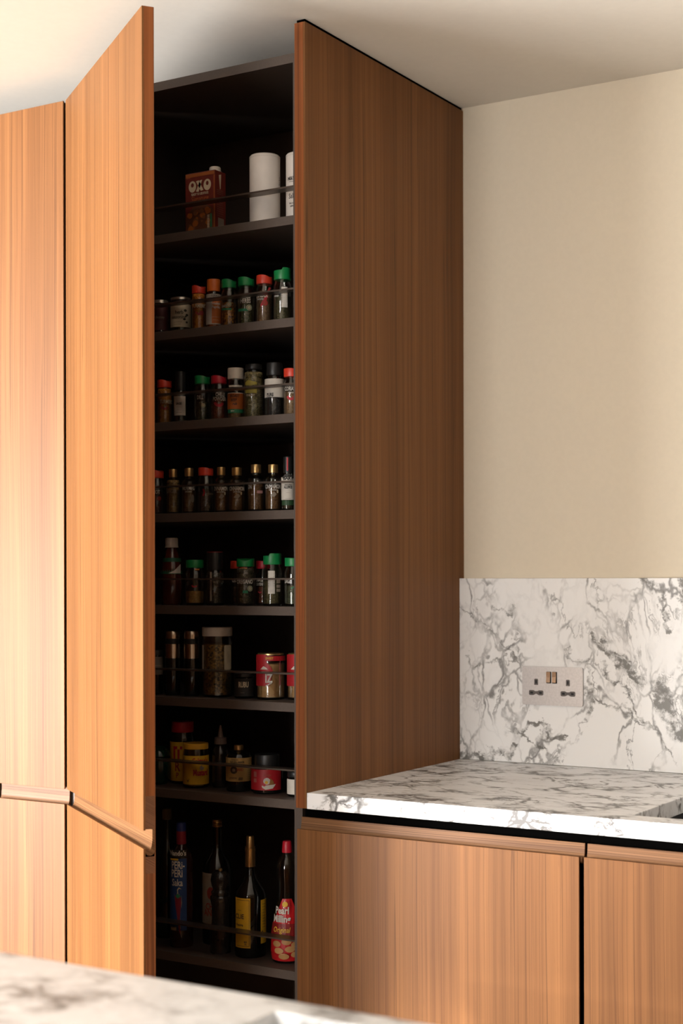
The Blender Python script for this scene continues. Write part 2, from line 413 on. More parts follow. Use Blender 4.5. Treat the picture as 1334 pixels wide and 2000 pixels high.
# closed tall cupboards on the left
def tall_cabinet(x0, x1, label):
    root = empty('tall_cabinet', ((x0+x1)/2, .3, 0)); tag(root, label, 'cabinet')
    off = -(x0+x1)/2
    def bx(n, b, mt, bev=0): 
        return box(n, (b[0]+off, b[1]+off, b[2]-.3, b[3]-.3, b[4], b[5]), mt, root, bev)
    bx('side_board', (x0, x0+.018, .024, .62, 0, ZT), M_CARC); bx('side_board', (x1-.018, x1, .024, .62, 0, ZT), M_CARC)
    bx('top_board', (x0+.018, x1-.018, .024, .62, ZT-.018, ZT), M_CARC)
    bx('back_board', (x0+.018, x1-.018, .602, .62, .08, ZT-.018), M_CARC)
    bx('plinth', (x0+.018, x1-.018, .06, .078, 0, .1), M_CARC)
    d = tall_door(root, x0+off+.0, x1-x0-.0035, M_TALL, free_edge=False)
    d.location = (x0+off, -.3, 0)
    return root
tall_cabinet(-.8000, -.6020, 'closed tall walnut cupboard with full-height door left of the open larder')
tall_cabinet(-1.402, -.8045, 'tall walnut cupboard beyond the left picture edge beside the narrow closed one')

# ------------------------------------------------------------------ the larder
LX0, LX1 = -.6005, -.0235
YF = .022                          # front of the carcass
larder = tag(empty('larder_cabinet', (-.31, .3, 0)),
             'tall walnut larder cupboard standing open, with dark shelves of jars and bottles', 'cabinet')
def lb(n, b, mt, bev=0.):
    return box(n, (b[0]+.31, b[1]+.31, b[2]-.3, b[3]-.3, b[4], b[5]), mt, larder, bev)
lb('side_board', (LX0, LX0+.018, YF, .60, 0, 2.319), M_CARC)
lb('side_board', (LX1-.0185, LX1, YF, .60, 0, 2.319), M_CARC)
lb('top_board', (LX0, LX1, YF, .60, 2.319, 2.337), M_CARC)
lb('back_board', (LX0+.018, LX1-.0185, .40, .418, .1, 2.319), M_CARC)
lb('plinth', (LX0+.018, LX1-.0185, .06, .078, 0, .09), M_CARC)
lb('bottom_board', (LX0+.018, LX1-.0185, YF, .40, .09, .108), M_CARC)
SHELF = [2.0255, 1.829, 1.6445, 1.459, 1.2725, 1.087, .9000, .5705]
RAILZ = [2.0826, 1.8857, 1.7026, 1.5146, 1.3265, 1.1433, .9572, .6291]
for z in SHELF: lb('shelf', (LX0+.018, LX1-.0185, YF, .40, z-.0175, z), M_CARC, .0006)
for z in RAILZ:
    bm = bmesh.new()
    add_box(bm, LX0+.018+.31, LX1-.0185+.31, YF+.002-.3, YF+.0045-.3, z-.0022, z+.0010)
    add_box(bm, LX0+.018+.31, LX1-.0185+.31, YF+.0045-.3, YF+.030-.3, z-.0015, z+.0008)
    link_mesh('retaining_rail', bm, M_BRONZE, larder)
lb('end_panel', (-.0235, -.0001, 0, YB-.0005, .8900, 2.3835), M_END, .0005)
lb('end_lipping', (-.0236, -.0042, -.0004, .0015, .8902, 2.3833), M_LIP)
lb('shadow_gap_strip', (-.021, -.003, .004, YB-.003, 2.3835, 2.3898), M_BLACK)  # black strip stands in for the shade between panel and ceiling
lb('edge_glint_strip', (-.5822, -.5800, YF-.004, YF+.05, .80, .93), M_STEEL)  # steel strip added as the bright glint on the carcass's inner edge
th = 0.6150
d = tall_door(larder, 0, .5797, M_DOOR, rotz=-th)
d.location = (-.5985+.31, -.3, 0)

# ------------------------------------------------------------------ base cabinets
BZ = .850
def base_cabinet(x0, x1, label, sink=False):
    root = tag(empty('base_cabinet', ((x0+x1)/2, .3, 0)), label, 'cabinet'); off = -(x0+x1)/2
    def bx(n, b, mt, bev=0.): return box(n, (b[0]+off, b[1]+off, b[2]-.3, b[3]-.3, b[4], b[5]), mt, root, bev)
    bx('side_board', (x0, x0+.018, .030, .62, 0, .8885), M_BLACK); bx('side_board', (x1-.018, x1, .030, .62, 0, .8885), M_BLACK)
    bx('bottom_board', (x0+.018, x1-.018, .030, .60, .1, .118), M_CARC)
    bx('back_board', (x0+.018, x1-.018, .602, .62, .1, .8885), M_CARC)
    bx('plinth', (x0+.018, x1-.018, .07, .088, 0, .1), M_CARC)
    bx('stretcher', (x0+.018, x1-.018, .030, .048, .80, .8885), M_BLACK)  # black so that the gap under the worktop looks shaded
    bm = bmesh.new(); w = x1-x0
    add_box(bm, .003, w-.003-.006, .004, .0205, .1, BZ-.018)
    d = link_mesh('door', bm, M_BLACK, root); d.location = (x0+off, -.3, 0)
    box('front_panel', (0, w-.0085, 0, .004, .1, BZ), M_BASE, d, bev=.0004)
    handle_rail(d, .0, w-.0045, BZ, .021)
    return root
base_cabinet(-.0220, .5615, 'walnut base cupboard under the marble worktop, next to the open larder')
base_cabinet(.5620, 1.16, 'walnut base cupboard under the sink cutout at the right picture edge')

# ------------------------------------------------------------------ stone
def slab_hole(name, x0, x1, y0, y1, z0, z1, hx0, hx1, hy0, hy1, mat, bev=.0012):
    bm = bmesh.new(); xs = (x0, hx0, hx1, x1); ys = (y0, hy0, hy1, y1)
    V = {}
    for k, z in enumerate((z0, z1)):
        for i, x in enumerate(xs):
            for j, y in enumerate(ys): V[i, j, k] = bm.verts.new((x, y, z))
    for i in range(3):
        for j in range(3):
            if i == 1 and j == 1: continue
            bm.faces.new((V[i,j,1], V[i+1,j,1], V[i+1,j+1,1], V[i,j+1,1])); bm.faces.new((V[i,j,0], V[i,j+1,0], V[i+1,j+1,0], V[i+1,j,0]))
    for i in range(3):
        bm.faces.new((V[i,0,0], V[i+1,0,0], V[i+1,0,1], V[i,0,1])); bm.faces.new((V[i+1,3,0], V[i,3,0], V[i,3,1], V[i+1,3,1]))
        bm.faces.new((V[0,i+1,0], V[0,i,0], V[0,i,1], V[0,i+1,1])); bm.faces.new((V[3,i,0], V[3,i+1,0], V[3,i+1,1], V[3,i,1]))
    bm.faces.new((V[1,1,0], V[1,1,1], V[2,1,1], V[2,1,0])); bm.faces.new((V[2,2,0], V[2,2,1], V[1,2,1], V[1,2,0]))
    bm.faces.new((V[1,2,0], V[1,2,1], V[1,1,1], V[1,1,0])); bm.faces.new((V[2,1,0], V[2,1,1], V[2,2,1], V[2,2,0]))
    bmesh.ops.recalc_face_normals(bm, faces=bm.faces)
    es = [e for e in bm.edges if len(e.link_faces) == 2 and e.calc_face_angle(0) > 1]
    bmesh.ops.bevel(bm, geom=es, offset=bev, segments=2, affect='EDGES', profile=.5)
    return link_mesh(name, bm, mat)
M_TOP = marble('veined_marble_worktop', seed=2.3, rot=(0, 0, radians(-38)), squash=(.8, 1.35, 1), amount=1.3, base=(.79, .80, .815), sharp=1.3, scale=1.35,
               strokes=((.09, .40, .13, .47, .018, .85), (.10, .52, .20, .50, .012, .6), (.38, .47, .48, .56, .010, .55), (.02, .12, .20, .25, .008, .6), (.20, .30, .40, .18, .007, .5),
                        (.03, -.03, .07, .04, .006, .7), (.10, -.02, .15, .05, .004, .6), (.17, -.04, .23, .05, .007, .6), (.28, -.02, .31, .06, .004, .7), (.36, -.03, .44, .04, .006, .6), (.47, -.04, .50, .05, .005, .7), (.56, -.03, .62, .03, .006, .7), (.66, -.02, .71, .02, .005, .6),
                        (.28, .42, .44, .34, .006, .6), (.10, .28, .22, .40, .006, .7)),
               strokeplane='xy')
wt = slab_hole('worktop', .0002, 2.0, 0, .6355, .8895, .92, .6292, 1.10, .056, .46, M_TOP)
tag(wt, 'veined white marble worktop over the walnut base cupboards, with a sink cutout', 'worktop')
# sink bowl below the cutout
bm = bmesh.new(); sx0, sx1, sy0, sy1 = .6232, 1.106, .050, .466
add_box(bm, sx0-.012, sx0, sy0-.001, sy1+.012, .70, .8893); add_box(bm, sx1, sx1+.012, sy0-.001, sy1+.012, .70, .8893)
add_box(bm, sx0, sx1, sy0-.001, sy0+.001, .70, .8893); add_box(bm, sx0, sx1, sy1, sy1+.012, .70, .8893); add_box(bm, sx0-.012, sx1+.012, sy0-.001, sy1+.012, .69, .70)
tag(link_mesh('sink', bm, plain('dark_composite', (.02, .02, .02), .45)), 'dark sink bowl set under the cutout in the marble worktop', 'sink')
# splashback: strokes in world x,z (object origin = world origin)
SP = []
def poly(pts, hw, st):
    # pixel positions on the splashback face -> slab coordinates
    P = [at_y(u, v, .636) for u, v in pts]
    for a, b_ in zip(P, P[1:]): SP.append((a.x, a.z, b_.x, b_.z, hw, st))
poly([(1185, 1250), (1216, 1310), (1232, 1330), (1270, 1335), (1290, 1370), (1334, 1420)], .010, .85)
poly([(1290, 1340), (1310, 1400), (1330, 1425)], .020, 1.0)
poly([(1245, 1128), (1300, 1165), (1296, 1200), (1300, 1235)], .007, .75)
poly([(1325, 1130), (1333, 1170)], .010, .9)
poly([(1150, 1240), (1180, 1262), (1215, 1280), (1222, 1300)], .0065, .85)
poly([(1150, 1310), (1160, 1370), (1150, 1400)], .010, .75)
poly([(1190, 1300), (1195, 1335), (1240, 1390), (1275, 1420)], .0055, .75)
poly([(1020, 1440), (1035, 1412), (1062, 1408), (1075, 1440), (1095, 1445)], .007, .95)
poly([(1005, 1425), (1040, 1450), (1080, 1480), (1100, 1490)], .005, .8)
poly([(900, 1478), (940, 1470), (1000, 1478), (1008, 1455)], .009, .9)
poly([(900, 1180), (930, 1215), (975, 1250), (1020, 1298)], .0035, .6)
poly([(915, 1270), (925, 1310), (970, 1295), (985, 1280)], .0045, .6)
poly([(955, 1190), (990, 1205), (1000, 1180)], .005, .6)
poly([(1100, 1265), (1110, 1290), (1140, 1300), (1160, 1290)], .004, .6)
poly([(1120, 1345), (1180, 1365), (1230, 1400), (1290, 1430), (1320, 1490)], .0045, .7)
M_SPL = marble('veined_marble_splashback', seed=5.1, rot=(0, radians(35), 0), squash=(1.2, 1, .8), amount=.85, strokes=SP, base=(.75, .74, .725), sharp=.8)
spl = box('splashback', (.0001, 2.0, .636, .6595, .9203, 1.3261), M_SPL, None, bev=.001)
tag(spl, 'upright veined white marble splashback behind the worktop, holding the socket', 'splashback')

# island in the foreground
M_ISL = marble('veined_marble_island', seed=9.4, rot=(0, 0, radians(50)), squash=(1, 1.3, 1), amount=1.0, scale=.9, base=(.80, .825, .85), sharp=2.4)
isl = slab_hole('island_worktop', .10, 2.5, -2.10, -1.2132, .89, .92, .770, 1.35, -1.70, -1.2505, M_ISL, .0015)
tag(isl, 'out-of-focus white marble worktop on the island in the foreground', 'worktop')
bm = bmesh.new(); add_box(bm, .752, 1.368, -1.715, -1.235, .70, .71)
for b in ((.752, .764, -1.72, -1.235), (1.356, 1.368, -1.72, -1.235), (.764, 1.356, -1.72, -1.708), (.764, 1.356, -1.2445, -1.235)): add_box(bm, *b, .71, .8898)
tag(link_mesh('sink', bm, plain('pale_composite', (.62, .6, .56), .4)), 'pale bowl under the cutout in the foreground island worktop', 'sink')
ic = empty('island_cabinet', (1.3, -1.66, 0)); tag(ic, 'walnut island cupboard carrying the foreground marble worktop', 'cabinet')
for n, b in (('end_panel', (-1.17, -1.15, -.42, .43, 0, .8898)), ('end_panel', (1.15, 1.17, -.42, .43, 0, .8898)),
             ('back_panel', (-1.15, 1.15, .4265, .44, .1, .84)), ('front_panel', (-1.15, 0, -.42, -.40, .1, .86)), ('front_panel', (.004, 1.15, -.42, -.40, .1, .86)), ('plinth', (-1.15, 1.15, -.36, .37, 0, .1))):
    box(n, b, M_BASE if 'panel' in n else M_CARC, ic)

# ------------------------------------------------------------------ double socket
def socket():
    x0, x1, z0, z1 = .1563, .2987, 1.0497, 1.1340; w, h = x1-x0, z1-z0
    root = tag(empty('double_socket', ((x0+x1)/2, .6358, (z0+z1)/2)), 'brushed steel double wall socket with two rocker switches on the marble splashback', 'socket')
    def rrect(w, h, r, n=5):
        P = []
        for cx, cz, a0 in ((w/2-r, h/2-r, 0), (-w/2+r, h/2-r, 90), (-w/2+r, -h/2+r, 180), (w/2-r, -h/2+r, 270)):
            for k in range(n+1): a = radians(a0+90*k/n); P.append((cx+r*cos(a), cz+r*sin(a)))
        return P
    def slab(name, P, y0, y1, mat, par, bev=0.):
        bm = bmesh.new(); prism(bm, P, 'y', y0, y1)
        if bev:
            es = [e for e in bm.edges if all(abs(v.co.y-y0) < 1e-6 for v in e.verts)]
            bmesh.ops.bevel(bm, geom=es, offset=bev, segments=2, affect='EDGES')
        return link_mesh(name, bm, mat, par)
    slab('back_box', rrect(w-.002, h-.002, .004), -.0022, 0, plain('socket_gasket', (.09, .06, .04), .6), root)
    pl = slab('face_plate', rrect(w, h, .005), -.0050, -.0022, M_STEEL, root, .0008)
    blk = plain('socket_insert', (.075, .062, .055), .45); hole = plain('socket_hole', (.006, .006, .006), .8)
    for sx in (-.0375, .0375-.0005):
        sz = -.012
        o = slab('earth_slot', [(sx-.0045, .0015), (sx+.0045, .0015), (sx+.0045, .013), (sx+.0030, .0150), (sx-.0030, .0150), (sx-.0045, .013)], -.0056, -.0048, blk, root)
        slab('slot_opening', [(sx-.0018, .0045), (sx+.0018, .0045), (sx+.0018, .0122), (sx-.0018, .0122)], -.0058, -.0054, hole, o)
        cz = -.0155
        P = [(-.0170, -.0035), (-.0150, -.0055), (-.0070, -.0055), (0, -.0022), (.0070, -.0055), (.0150, -.0055), (.0170, -.0035), (.0170, .0035), (.0150, .0055), (.0065, .0055), (.003, .0035), (-.003, .0035), (-.0065, .0055), (-.0150, .0055), (-.0170, .0035)]
        o = slab('live_neutral_slot', [(sx+a, cz+b) for a, b in P], -.0056, -.0048, blk, root)
        for q in (-.0105, .0105): slab('slot_opening', [(sx+q-.0032, cz-.0022), (sx+q+.0032, cz-.0022), (sx+q+.0032, cz+.0022), (sx+q-.0032, cz+.0022)], -.0058, -.0054, hole, o)
    gold = plain('rocker_metal', (.75, .55, .40), .22, .95)
    for q in (-.0078, .0058):
        o = slab('switch_surround', rrect(.0118, .0255, .0012), -.0054, -.0048, hole, root)
        for v in o.data.vertices: v.co.x += q; v.co.z += .0185


        bm = bmesh.new(); prism(bm, [(-.0050, -.0118), (-.0088, -.0112), (-.0072, .0008), (-.0066, .0014), (-.0072, .0116), (-.0050, .0118)], 'x', q-.0050, q+.0040)
        r_ = link_mesh('rocker_switch', bm, gold, root)
        for v in r_.data.vertices: v.co.z += .0192
socket()

# ------------------------------------------------------------------ everything on the larder shelves
YI = YF + .033                     # items stand just behind the retaining rail
def place(px0, px1, y_front=None, rmul=1.):
    """centre and radius of a round thing that shows between two photo columns"""
    yf = YI if y_front is None else y_front
    r = .02
    for _ in range(6):
        y = yf + r; c = at_y((px0+px1)/2, 1130, y); r = (px1-px0)/2*mpp(c.x, y)*rmul
    return c.x, y, r
def phi_cam(x, y): return atan2(CAM.y-y, CAM.x-x)
def height(pxc, ptop, x, y, shelf): return at_y(pxc, ptop, y).z - SHELF[shelf]

WHITE_INK = plain('white_ink', (.66, .62, .55), .6)
BLACK_INK = plain('black_ink', (.03, .028, .025), .6)
def ink(c): return {'w': WHITE_INK, 'k': BLACK_INK}.get(c) or plain('ink_%s' % c, {'r': (.45, .02, .03), 'y': (.75, .45, .04), 'g': (.02, .22, .10), 'o': (.6, .2, .03), 'c': (.62, .52, .36), 'n': (.30, .24, .18), 'd': (.35, .05, .03), 'm': (.05, .04, .025), 'b': (.045, .030, .028), 'h': (.06, .045, .03)}[c], .6)
CAPS = {'green': (.006, .21, .055), 'red': (.62, .045, .02), 'orange': (.62, .14, .02), 'crimson': (.45, .012, .03), 'white': (.68, .62, .55), 'black': (.012, .012, .012), 'gold': None}
def capmat(c):
    if c == 'gold': return plain('gold_foil', (.62, .42, .18), .33, .9)
    if c == 'silver': return plain('silver_lid', (.6, .56, .5), .3, .9)
    return plain(c+'_plastic', CAPS[c], .42)
G_CLEAR = glass('clear_glass', (.93, .94, .92))
G_DARK = plain('dark_glass', (.006, .006, .005), .06, spec=.7)

def texts(parent, r, a0, items):
    """items: (string, size, x, z, ink, [kwargs]) printed on a cylinder of radius r; each line is its own lettering part"""
    by = {}
    for it in items:
        s, size, x, z, c = it[:5]; kw = it[5] if len(it) > 5 else {}
        if c not in by: by[c] = bmesh.new()
        text_bm(by[c], s, size, x, z, cylmap(r+.0006, a0), **kw)
    for c, bm in by.items(): link_mesh('lettering', bm, ink(c), parent)
def shape_patch(bm, pts, r, a0):
    vs = [bm.verts.new((r*cos(a0+x/r), r*sin(a0+x/r), z)) for x, z in pts]
    f = bm.faces.new(vs)
    return f
def disc_pts(cx, cz, rx, rz=None, n=20): rz = rz or rx; return [(cx+rx*cos(2*pi*k/n), cz+rz*sin(2*pi*k/n)) for k in range(n)]
def patch(name, parent, pts, r, a0, mat, lift=.0004):
    bm = bmesh.new()
    xs = [p[0] for p in pts]
    # subdivide into vertical strips so that it follows the curve
    vs = [bm.verts.new((x, 0, z)) for x, z in pts]; bm.faces.new(vs)
    n = max(1, int((max(xs)-min(xs))/(.004)))
    for k in range(1, n):
        c = min(xs)+(max(xs)-min(xs))*k/n
        bmesh.ops.bisect_plane(bm, geom=bm.verts[:]+bm.edges[:]+bm.faces[:], plane_co=(c, 0, 0), plane_no=(1, 0, 0))
    for v in bm.verts:
        x, z = v.co.x, v.co.z; v.co = ((r+lift)*cos(a0+x/r), (r+lift)*sin(a0+x/r), z)
    return link_mesh(name, bm, mat, parent)
def rect_pts(x0, x1, z0, z1, c=0):
    if not c: return [(x0, z0), (x1, z0), (x1, z1), (x0, z1)]
    return [(x0+c, z0), (x1-c, z0), (x1, z0+c), (x1, z1-c), (x1-c, z1), (x0+c, z1), (x0, z1-c), (x0, z0+c)]
def barcode(parent, r, a0, x0, x1, z0, z1):
    patch('barcode_label', parent, rect_pts(x0, x1, z0, z1), r, a0, WHITE_INK)
    bm = bmesh.new(); z = z0+(z1-z0)*.25; random.seed(int(abs(x0)*1e5))
    while z < z1-.001:
        h = random.choice((.0006, .0010, .0016)); x = x0+.0006
        add = [(x, z), (x1-.0006, z), (x1-.0006, z+h), (x, z+h)]
        vs = [bm.verts.new(((r+.0007)*cos(a0+px/r), (r+.0007)*sin(a0+px/r), pz)) for px, pz in add]; bm.faces.new(vs)
        z += h+random.choice((.0008, .0014))
    link_mesh('barcode_bars', bm, ink('n'), parent)

def cap_lathe(parent, kind, color, r, z0, h, phi, name='cap'):
    """kind: flip (scooped top), flap (one half stands higher), plain, ribbed"""
    mat = capmat(color)
    def zf(a, rr, z):
        if z < z0+h*.9: return 0
        d = abs((a-phi+pi) % (2*pi)-pi)
        if kind == 'flip': return -h*.30*math.exp(-(d/.75)**2)
        if kind == 'flap': 
            s = (a-phi+pi) % (2*pi)-pi
            return h*.26 if s > -.1 and s < 2.4 else 0
        return 0
    prof = [(0, z0), (r*.98, z0), (r, z0+h*.06), (r, z0+h*.92), (r*.97, z0+h), (r*.80, z0+h), (0, z0+h*.97)]
    mod = (lambda a, z: 1+.018*(1 if int(a/(2*pi)*80) % 2 else 0)) if kind == 'ribbed' else None
    return lathe(name, prof, mat, parent, segs=80 if kind == 'ribbed' else 40, zfun=zf if kind in ('flip', 'flap') else None, mod=mod)

def spice_jar(label, shelf, px0, px1, ptop, cap='flip', color='green', fill=.66, contents=((.1, .1, .04), (.2, .16, .07)), capphi=0., turn=0., words=(),
              badge=None, group=None, yf=None, capr=.94, caph=.175, name='spice_jar', extra=None, art=None, gtint=None):
    x, y, r = place(px0, px1, yf); H = height((px0+px1)/2, ptop, x, y, shelf)
    root = tag(empty(name, (x, y, SHELF[shelf]+.0004)), label, 'jar', group)
    hc = H*caph; zc = H-hc; a0 = phi_cam(x, y)+turn
    gr = capr*.86 if cap != 'narrow' else .50
    body = [(0, .0), (r*.90, 0), (r, .003), (r, zc*.80), (r*.97, zc*.86), (r*gr, zc*.95), (r*gr, zc+.002), (r*gr*.9, zc+.002), (r*gr*.9, zc*.95), (r*.92, zc*.84), (r*.94, .004), (0, .004)]
    lathe('glass_body', body, gtint or G_CLEAR, root)
    rf = r*.925; zf_ = zc*fill
    lathe('contents', [(0, .0045), (rf*.97, .0045), (rf, .007), (rf, min(zf_, zc*.8)), (rf*.93, zf_+.0012), (0, zf_+.0005)], grains('spice_%02d%02d%02d' % tuple(int(c*99) for c in contents[1]), contents[0], contents[1], 330), root)
    if cap == 'narrow': cap_lathe(root, 'plain', color, r*.60, zc, hc, 0)
    elif cap == 'grinder':
        cap_lathe(root, 'plain', color, r*capr, zc, hc, 0)
    else: cap_lathe(root, cap, color, r*capr, zc, hc, a0+capphi)
    texts(root, r, a0, [(w[0], w[1]*H, w[2]*r, w[3]*H, w[4], *(w[5:])) for w in words])
    if art:
        for (n, pts, c) in art:
            patch(n, root, [(p[0]*r, p[1]*H) for p in pts], r, a0, ink(c) if isinstance(c, str) else c, .0003)
    if badge:
        bx_, bz, br = badge[0]*r, badge[1]*H, badge[2]*r
        b_ = patch('round_sticker', root, disc_pts(bx_, bz, br), r, a0, ink('c') if len(badge) < 4 else ink(badge[3]), .0006)
        rr = [disc_pts(bx_, bz, br*.8), disc_pts(bx_, bz, br*.65)]
        bm = bmesh.new()
        A = [bm.verts.new(((r+.001)*cos(a0+p/r), (r+.001)*sin(a0+p/r), q)) for p, q in rr[0]]; B = [bm.verts.new(((r+.001)*cos(a0+p/r), (r+.001)*sin(a0+p/r), q)) for p, q in rr[1]]
        for k in range(20): bm.faces.new((A[k], A[(k+1) % 20], B[(k+1) % 20], B[k]))
        link_mesh('sticker_ring', bm, ink('g') if len(badge) < 4 else ink('r'), b_)
    if extra: extra(root, r, H, a0)
    return root

def arcs(cx, cz, R, w, a, b, n=8, asp=.2):
    return [(cx+R*cos(a+(b-a)*k/n), cz+asp*R*sin(a+(b-a)*k/n)) for k in range(n+1)] + [(cx+(R-w)*cos(b-(b-a)*k/n), cz+asp*(R-w)*sin(b-(b-a)*k/n)) for k in range(n+1)]
CH = lambda cx, cz, s: arcs(cx, cz, s, s*.45, radians(200), radians(330))      # a chilli-like curved streak

# ---- top shelf: carton, white tubs
def carton():
    yf = YI+.002
    p0 = at_y(362, 390, yf); p1 = at_y(420, 390, yf); w = p1.x-p0.x; dep = .045
    # depth of the side face from its right column
    for _ in range(8):
        q = at_y(441, 390, yf+dep); dep += (p1.x-q.x)*-1*0 + (0)
        lo, hi = .01, .12
        for _k in range(24):
            mid = (lo+hi)/2
            if at_y(441, 390, yf+mid).x > p1.x: lo = mid
            else: hi = mid
        dep = lo; break
    H = at_y(420, 331, yf).z-SHELF[0]
    root = tag(empty('stock_carton', ((p0.x+p1.x)/2, yf+dep/2, SHELF[0]+.0004)), 'dark red ready to use stock carton with white cap on the top shelf', 'carton')
    w2, d2 = w/2, dep/2
    bm = bmesh.new(); add_box(bm, -w2, w2, -d2, d2, 0, H, bev=.0012)
    body = link_mesh('carton_body', bm, plain('carton_red', (.16, .018, .010), .5, var=.1), root)
    fy = -d2-.0005
    fm = lambda x, z: (x, fy-.0003, z)
    def front(name, pts, c, k=0., par=None):
        b = bmesh.new(); vs = [b.verts.new((p*w2, fy-k, q*H)) for p, q in pts]; b.faces.new(vs)
        return link_mesh(name, b, c if not isinstance(c, str) else ink(c), par or root)
    front('top_band', rect_pts(-.97, .97, .93, .985), plain('carton_orange', (.35, .10, .02), .5))
    front('orange_edge', rect_pts(.92, .985, .02, .92), plain('carton_orange', (.35, .10, .02), .5))
    food = front('printed_picture', [(-.95, .04), (.90, .04), (.90, .36), (.6, .44), (.1, .50), (-.5, .44), (-.95, .30)], plain('picture_brown', (.13, .045, .02), .5))
    random.seed(4)
    ob, ub = bmesh.new(), bmesh.new()
    for k in range(26):
        cx, cz = random.uniform(-.8, .75), random.uniform(.07, .38); rr = random.uniform(.06, .2)
        b = ob if k % 2 else ub
        vs = [b.verts.new(((cx+rr*cos(2*pi*j/9)*random.uniform(.8, 1.1))*w2, fy-.0002-.00001*k, cz*H+rr*sin(2*pi*j/9)*w2*random.uniform(.7, 1.))) for j in range(9)]; b.faces.new(vs)
    link_mesh('picture_carrots', ob, plain('picture_orange', (.42, .12, .02), .5), food); link_mesh('picture_stew', ub, plain('picture_tan', (.22, .09, .035), .5), food)
    front('green_stripe', rect_pts(.70, .80, .08, .30), 'g', .0006)
    b = bmesh.new()
    for k in range(9): vs = [b.verts.new((x*w2, fy-.0006, (.06+k*.026+dz)*H)) for x, dz in ((.50, 0), (.64, 0), (.64, .016), (.50, .016))]; b.faces.new(vs)
    link_mesh('white_print', b, ink('c'), root)
    # logo: two ovals with off-centre counters and a slanting cross
    b = bmesh.new()
    def oval(cx, cz, rx, rz, ix, iz, irx, irz, n=24):
        A = [b.verts.new((cx+rx*cos(2*pi*k/n), fy-.0004, cz+rz*sin(2*pi*k/n))) for k in range(n)]
        B = [b.verts.new((ix+irx*cos(2*pi*k/n), fy-.0004, iz+irz*sin(2*pi*k/n))) for k in range(n)]
        for k in range(n): b.faces.new((A[k], A[(k+1) % n], B[(k+1) % n], B[k]))
    oval(-.50*w2, .775*H, .25*w2, .092*H, -.50*w2, .80*H, .10*w2, .035*H); oval(.50*w2, .775*H, .25*w2, .092*H, .50*w2, .80*H, .09*w2, .035*H)
    for P in (((-.26, .855), (-.06, .865), (.24, .70), (.06, .69)), ((.16, .865), (.0, .86), (-.26, .69), (-.08, .68))):
        b.faces.new([b.verts.new((p*w2, fy-.00045, q*H)) for p, q in P])
    link_mesh('logo_lettering', b, ink('c'), root)
    b = bmesh.new(); text_bm(b, 'READY TO USE STOCK', .052*H, 0, .645*H, fm, sx=.64, bold=.03); link_mesh('lettering', b, ink('c'), root)
    b = bmesh.new(); text_bm(b, 'Signature', .135*H, 0, .565*H, fm, sx=.70, bold=.01, shear=.3); text_bm(b, 'NEW', .045*H, -.78*w2, .925*H, lambda x, z: (x, fy-.0006, z), sx=.8, bold=.03); link_mesh('lettering', b, plain('copper_ink', (.38, .10, .03), .5), root)
    # side print
    b = bmesh.new()
    for k in range(11):
        z = (.62-k*.035)*H if k > 2 else (.68-k*.03)*H
        vs = [b.verts.new((w2+.0006, yy*d2, zz)) for yy, zz in ((-.7, z), (.5-.3*random.random(), z), (.5, z+.0012), (-.7, z+.0012))]; b.faces.new(vs)
    link_mesh('side_print', b, plain('faint_ink', (.22, .10, .07), .6), root)
    b = bmesh.new(); b.faces.new([b.verts.new((w2+.0006, yy*d2, zz*H)) for yy, zz in ((-.5, .05), (.6, .05), (.6, .24), (-.5, .24))]); link_mesh('side_panel_print', b, ink('n'), root)
    b = bmesh.new(); b.faces.new([b.verts.new((w2+.0006, yy*d2, zz*H)) for yy, zz in ((-.35, .93), (.1, .95), (0, .72), (-.12, .70))]); link_mesh('side_flash', b, ink('c'), root)
    # slanted top with screw cap
    c = lathe('screw_cap', [(0, 0), (.0135, 0), (.0135, .002), (.0118, .0025), (.0112, .010), (.0100, .0115), (0, .0115)], capmat('white'), root, segs=36, mod=lambda a, z: 1+.02*(int(a/(2*pi)*36) % 2))
    c.location = (w2-.016, .004, H-.0005)
carton()

def tub(label, px0, px1, ptop, rot, words, yf=None):
    x, y, r = place(px0, px1, yf); H = height((px0+px1)/2, ptop, x, y, 0)
    root = tag(empty('salt_tub', (x, y, SHELF[0]+.0004)), label, 'tub')
    wm = plain('white_card', (.72, .66, .60), .5, var=.04, nscale=30)
    lathe('tub_body', [(0, 0), (r, 0), (r, H*.955), (0, H*.955)], wm, root, segs=48)
    lathe('tub_lid', [(0, H*.955), (r*1.005, H*.955), (r*1.005, H*.975), (r*.93, H*.995), (r*.88, H*.99), (r*.84, H*.995), (0, H*.985)], wm, root, segs=48)
    lathe('seam', [(r*1.002, H*.953), (r*1.004, H*.9545), (r*1.002, H*.956)], ink('n'), root, segs=48)
    a0 = phi_cam(x, y)+rot
    texts(root, r, a0, [(s, sz*H, dx*r, z*H, c, *k) for (s, sz, dx, z, c, *k) in words])
    return root
tub('plain white cylindrical card tub on the top shelf, right of the stock carton', 489, 549, 305, 1.18,
    [('free flow', .045, 0, .63, 'k', dict(rot=pi/2, sx=.7)), ('e', .04, .1, .12, 'k')])
tub('white card tub with small lettering, half hidden at the right end of the top shelf', 560, 618, 302, -.35,
    [('M&S', .070, -.38, .63, 'k', dict(sx=.9)), ('Salt', .095, -.30, .385, 'k', dict(bold=.01)), ('free running', .032, -.2, .29, 'k'), ('table salt', .032, -.2, .25, 'k'), ('e', .05, -.5, .08, 'k'), ('_____', .06, -.25, .61, 'k')], yf=YI+.03)

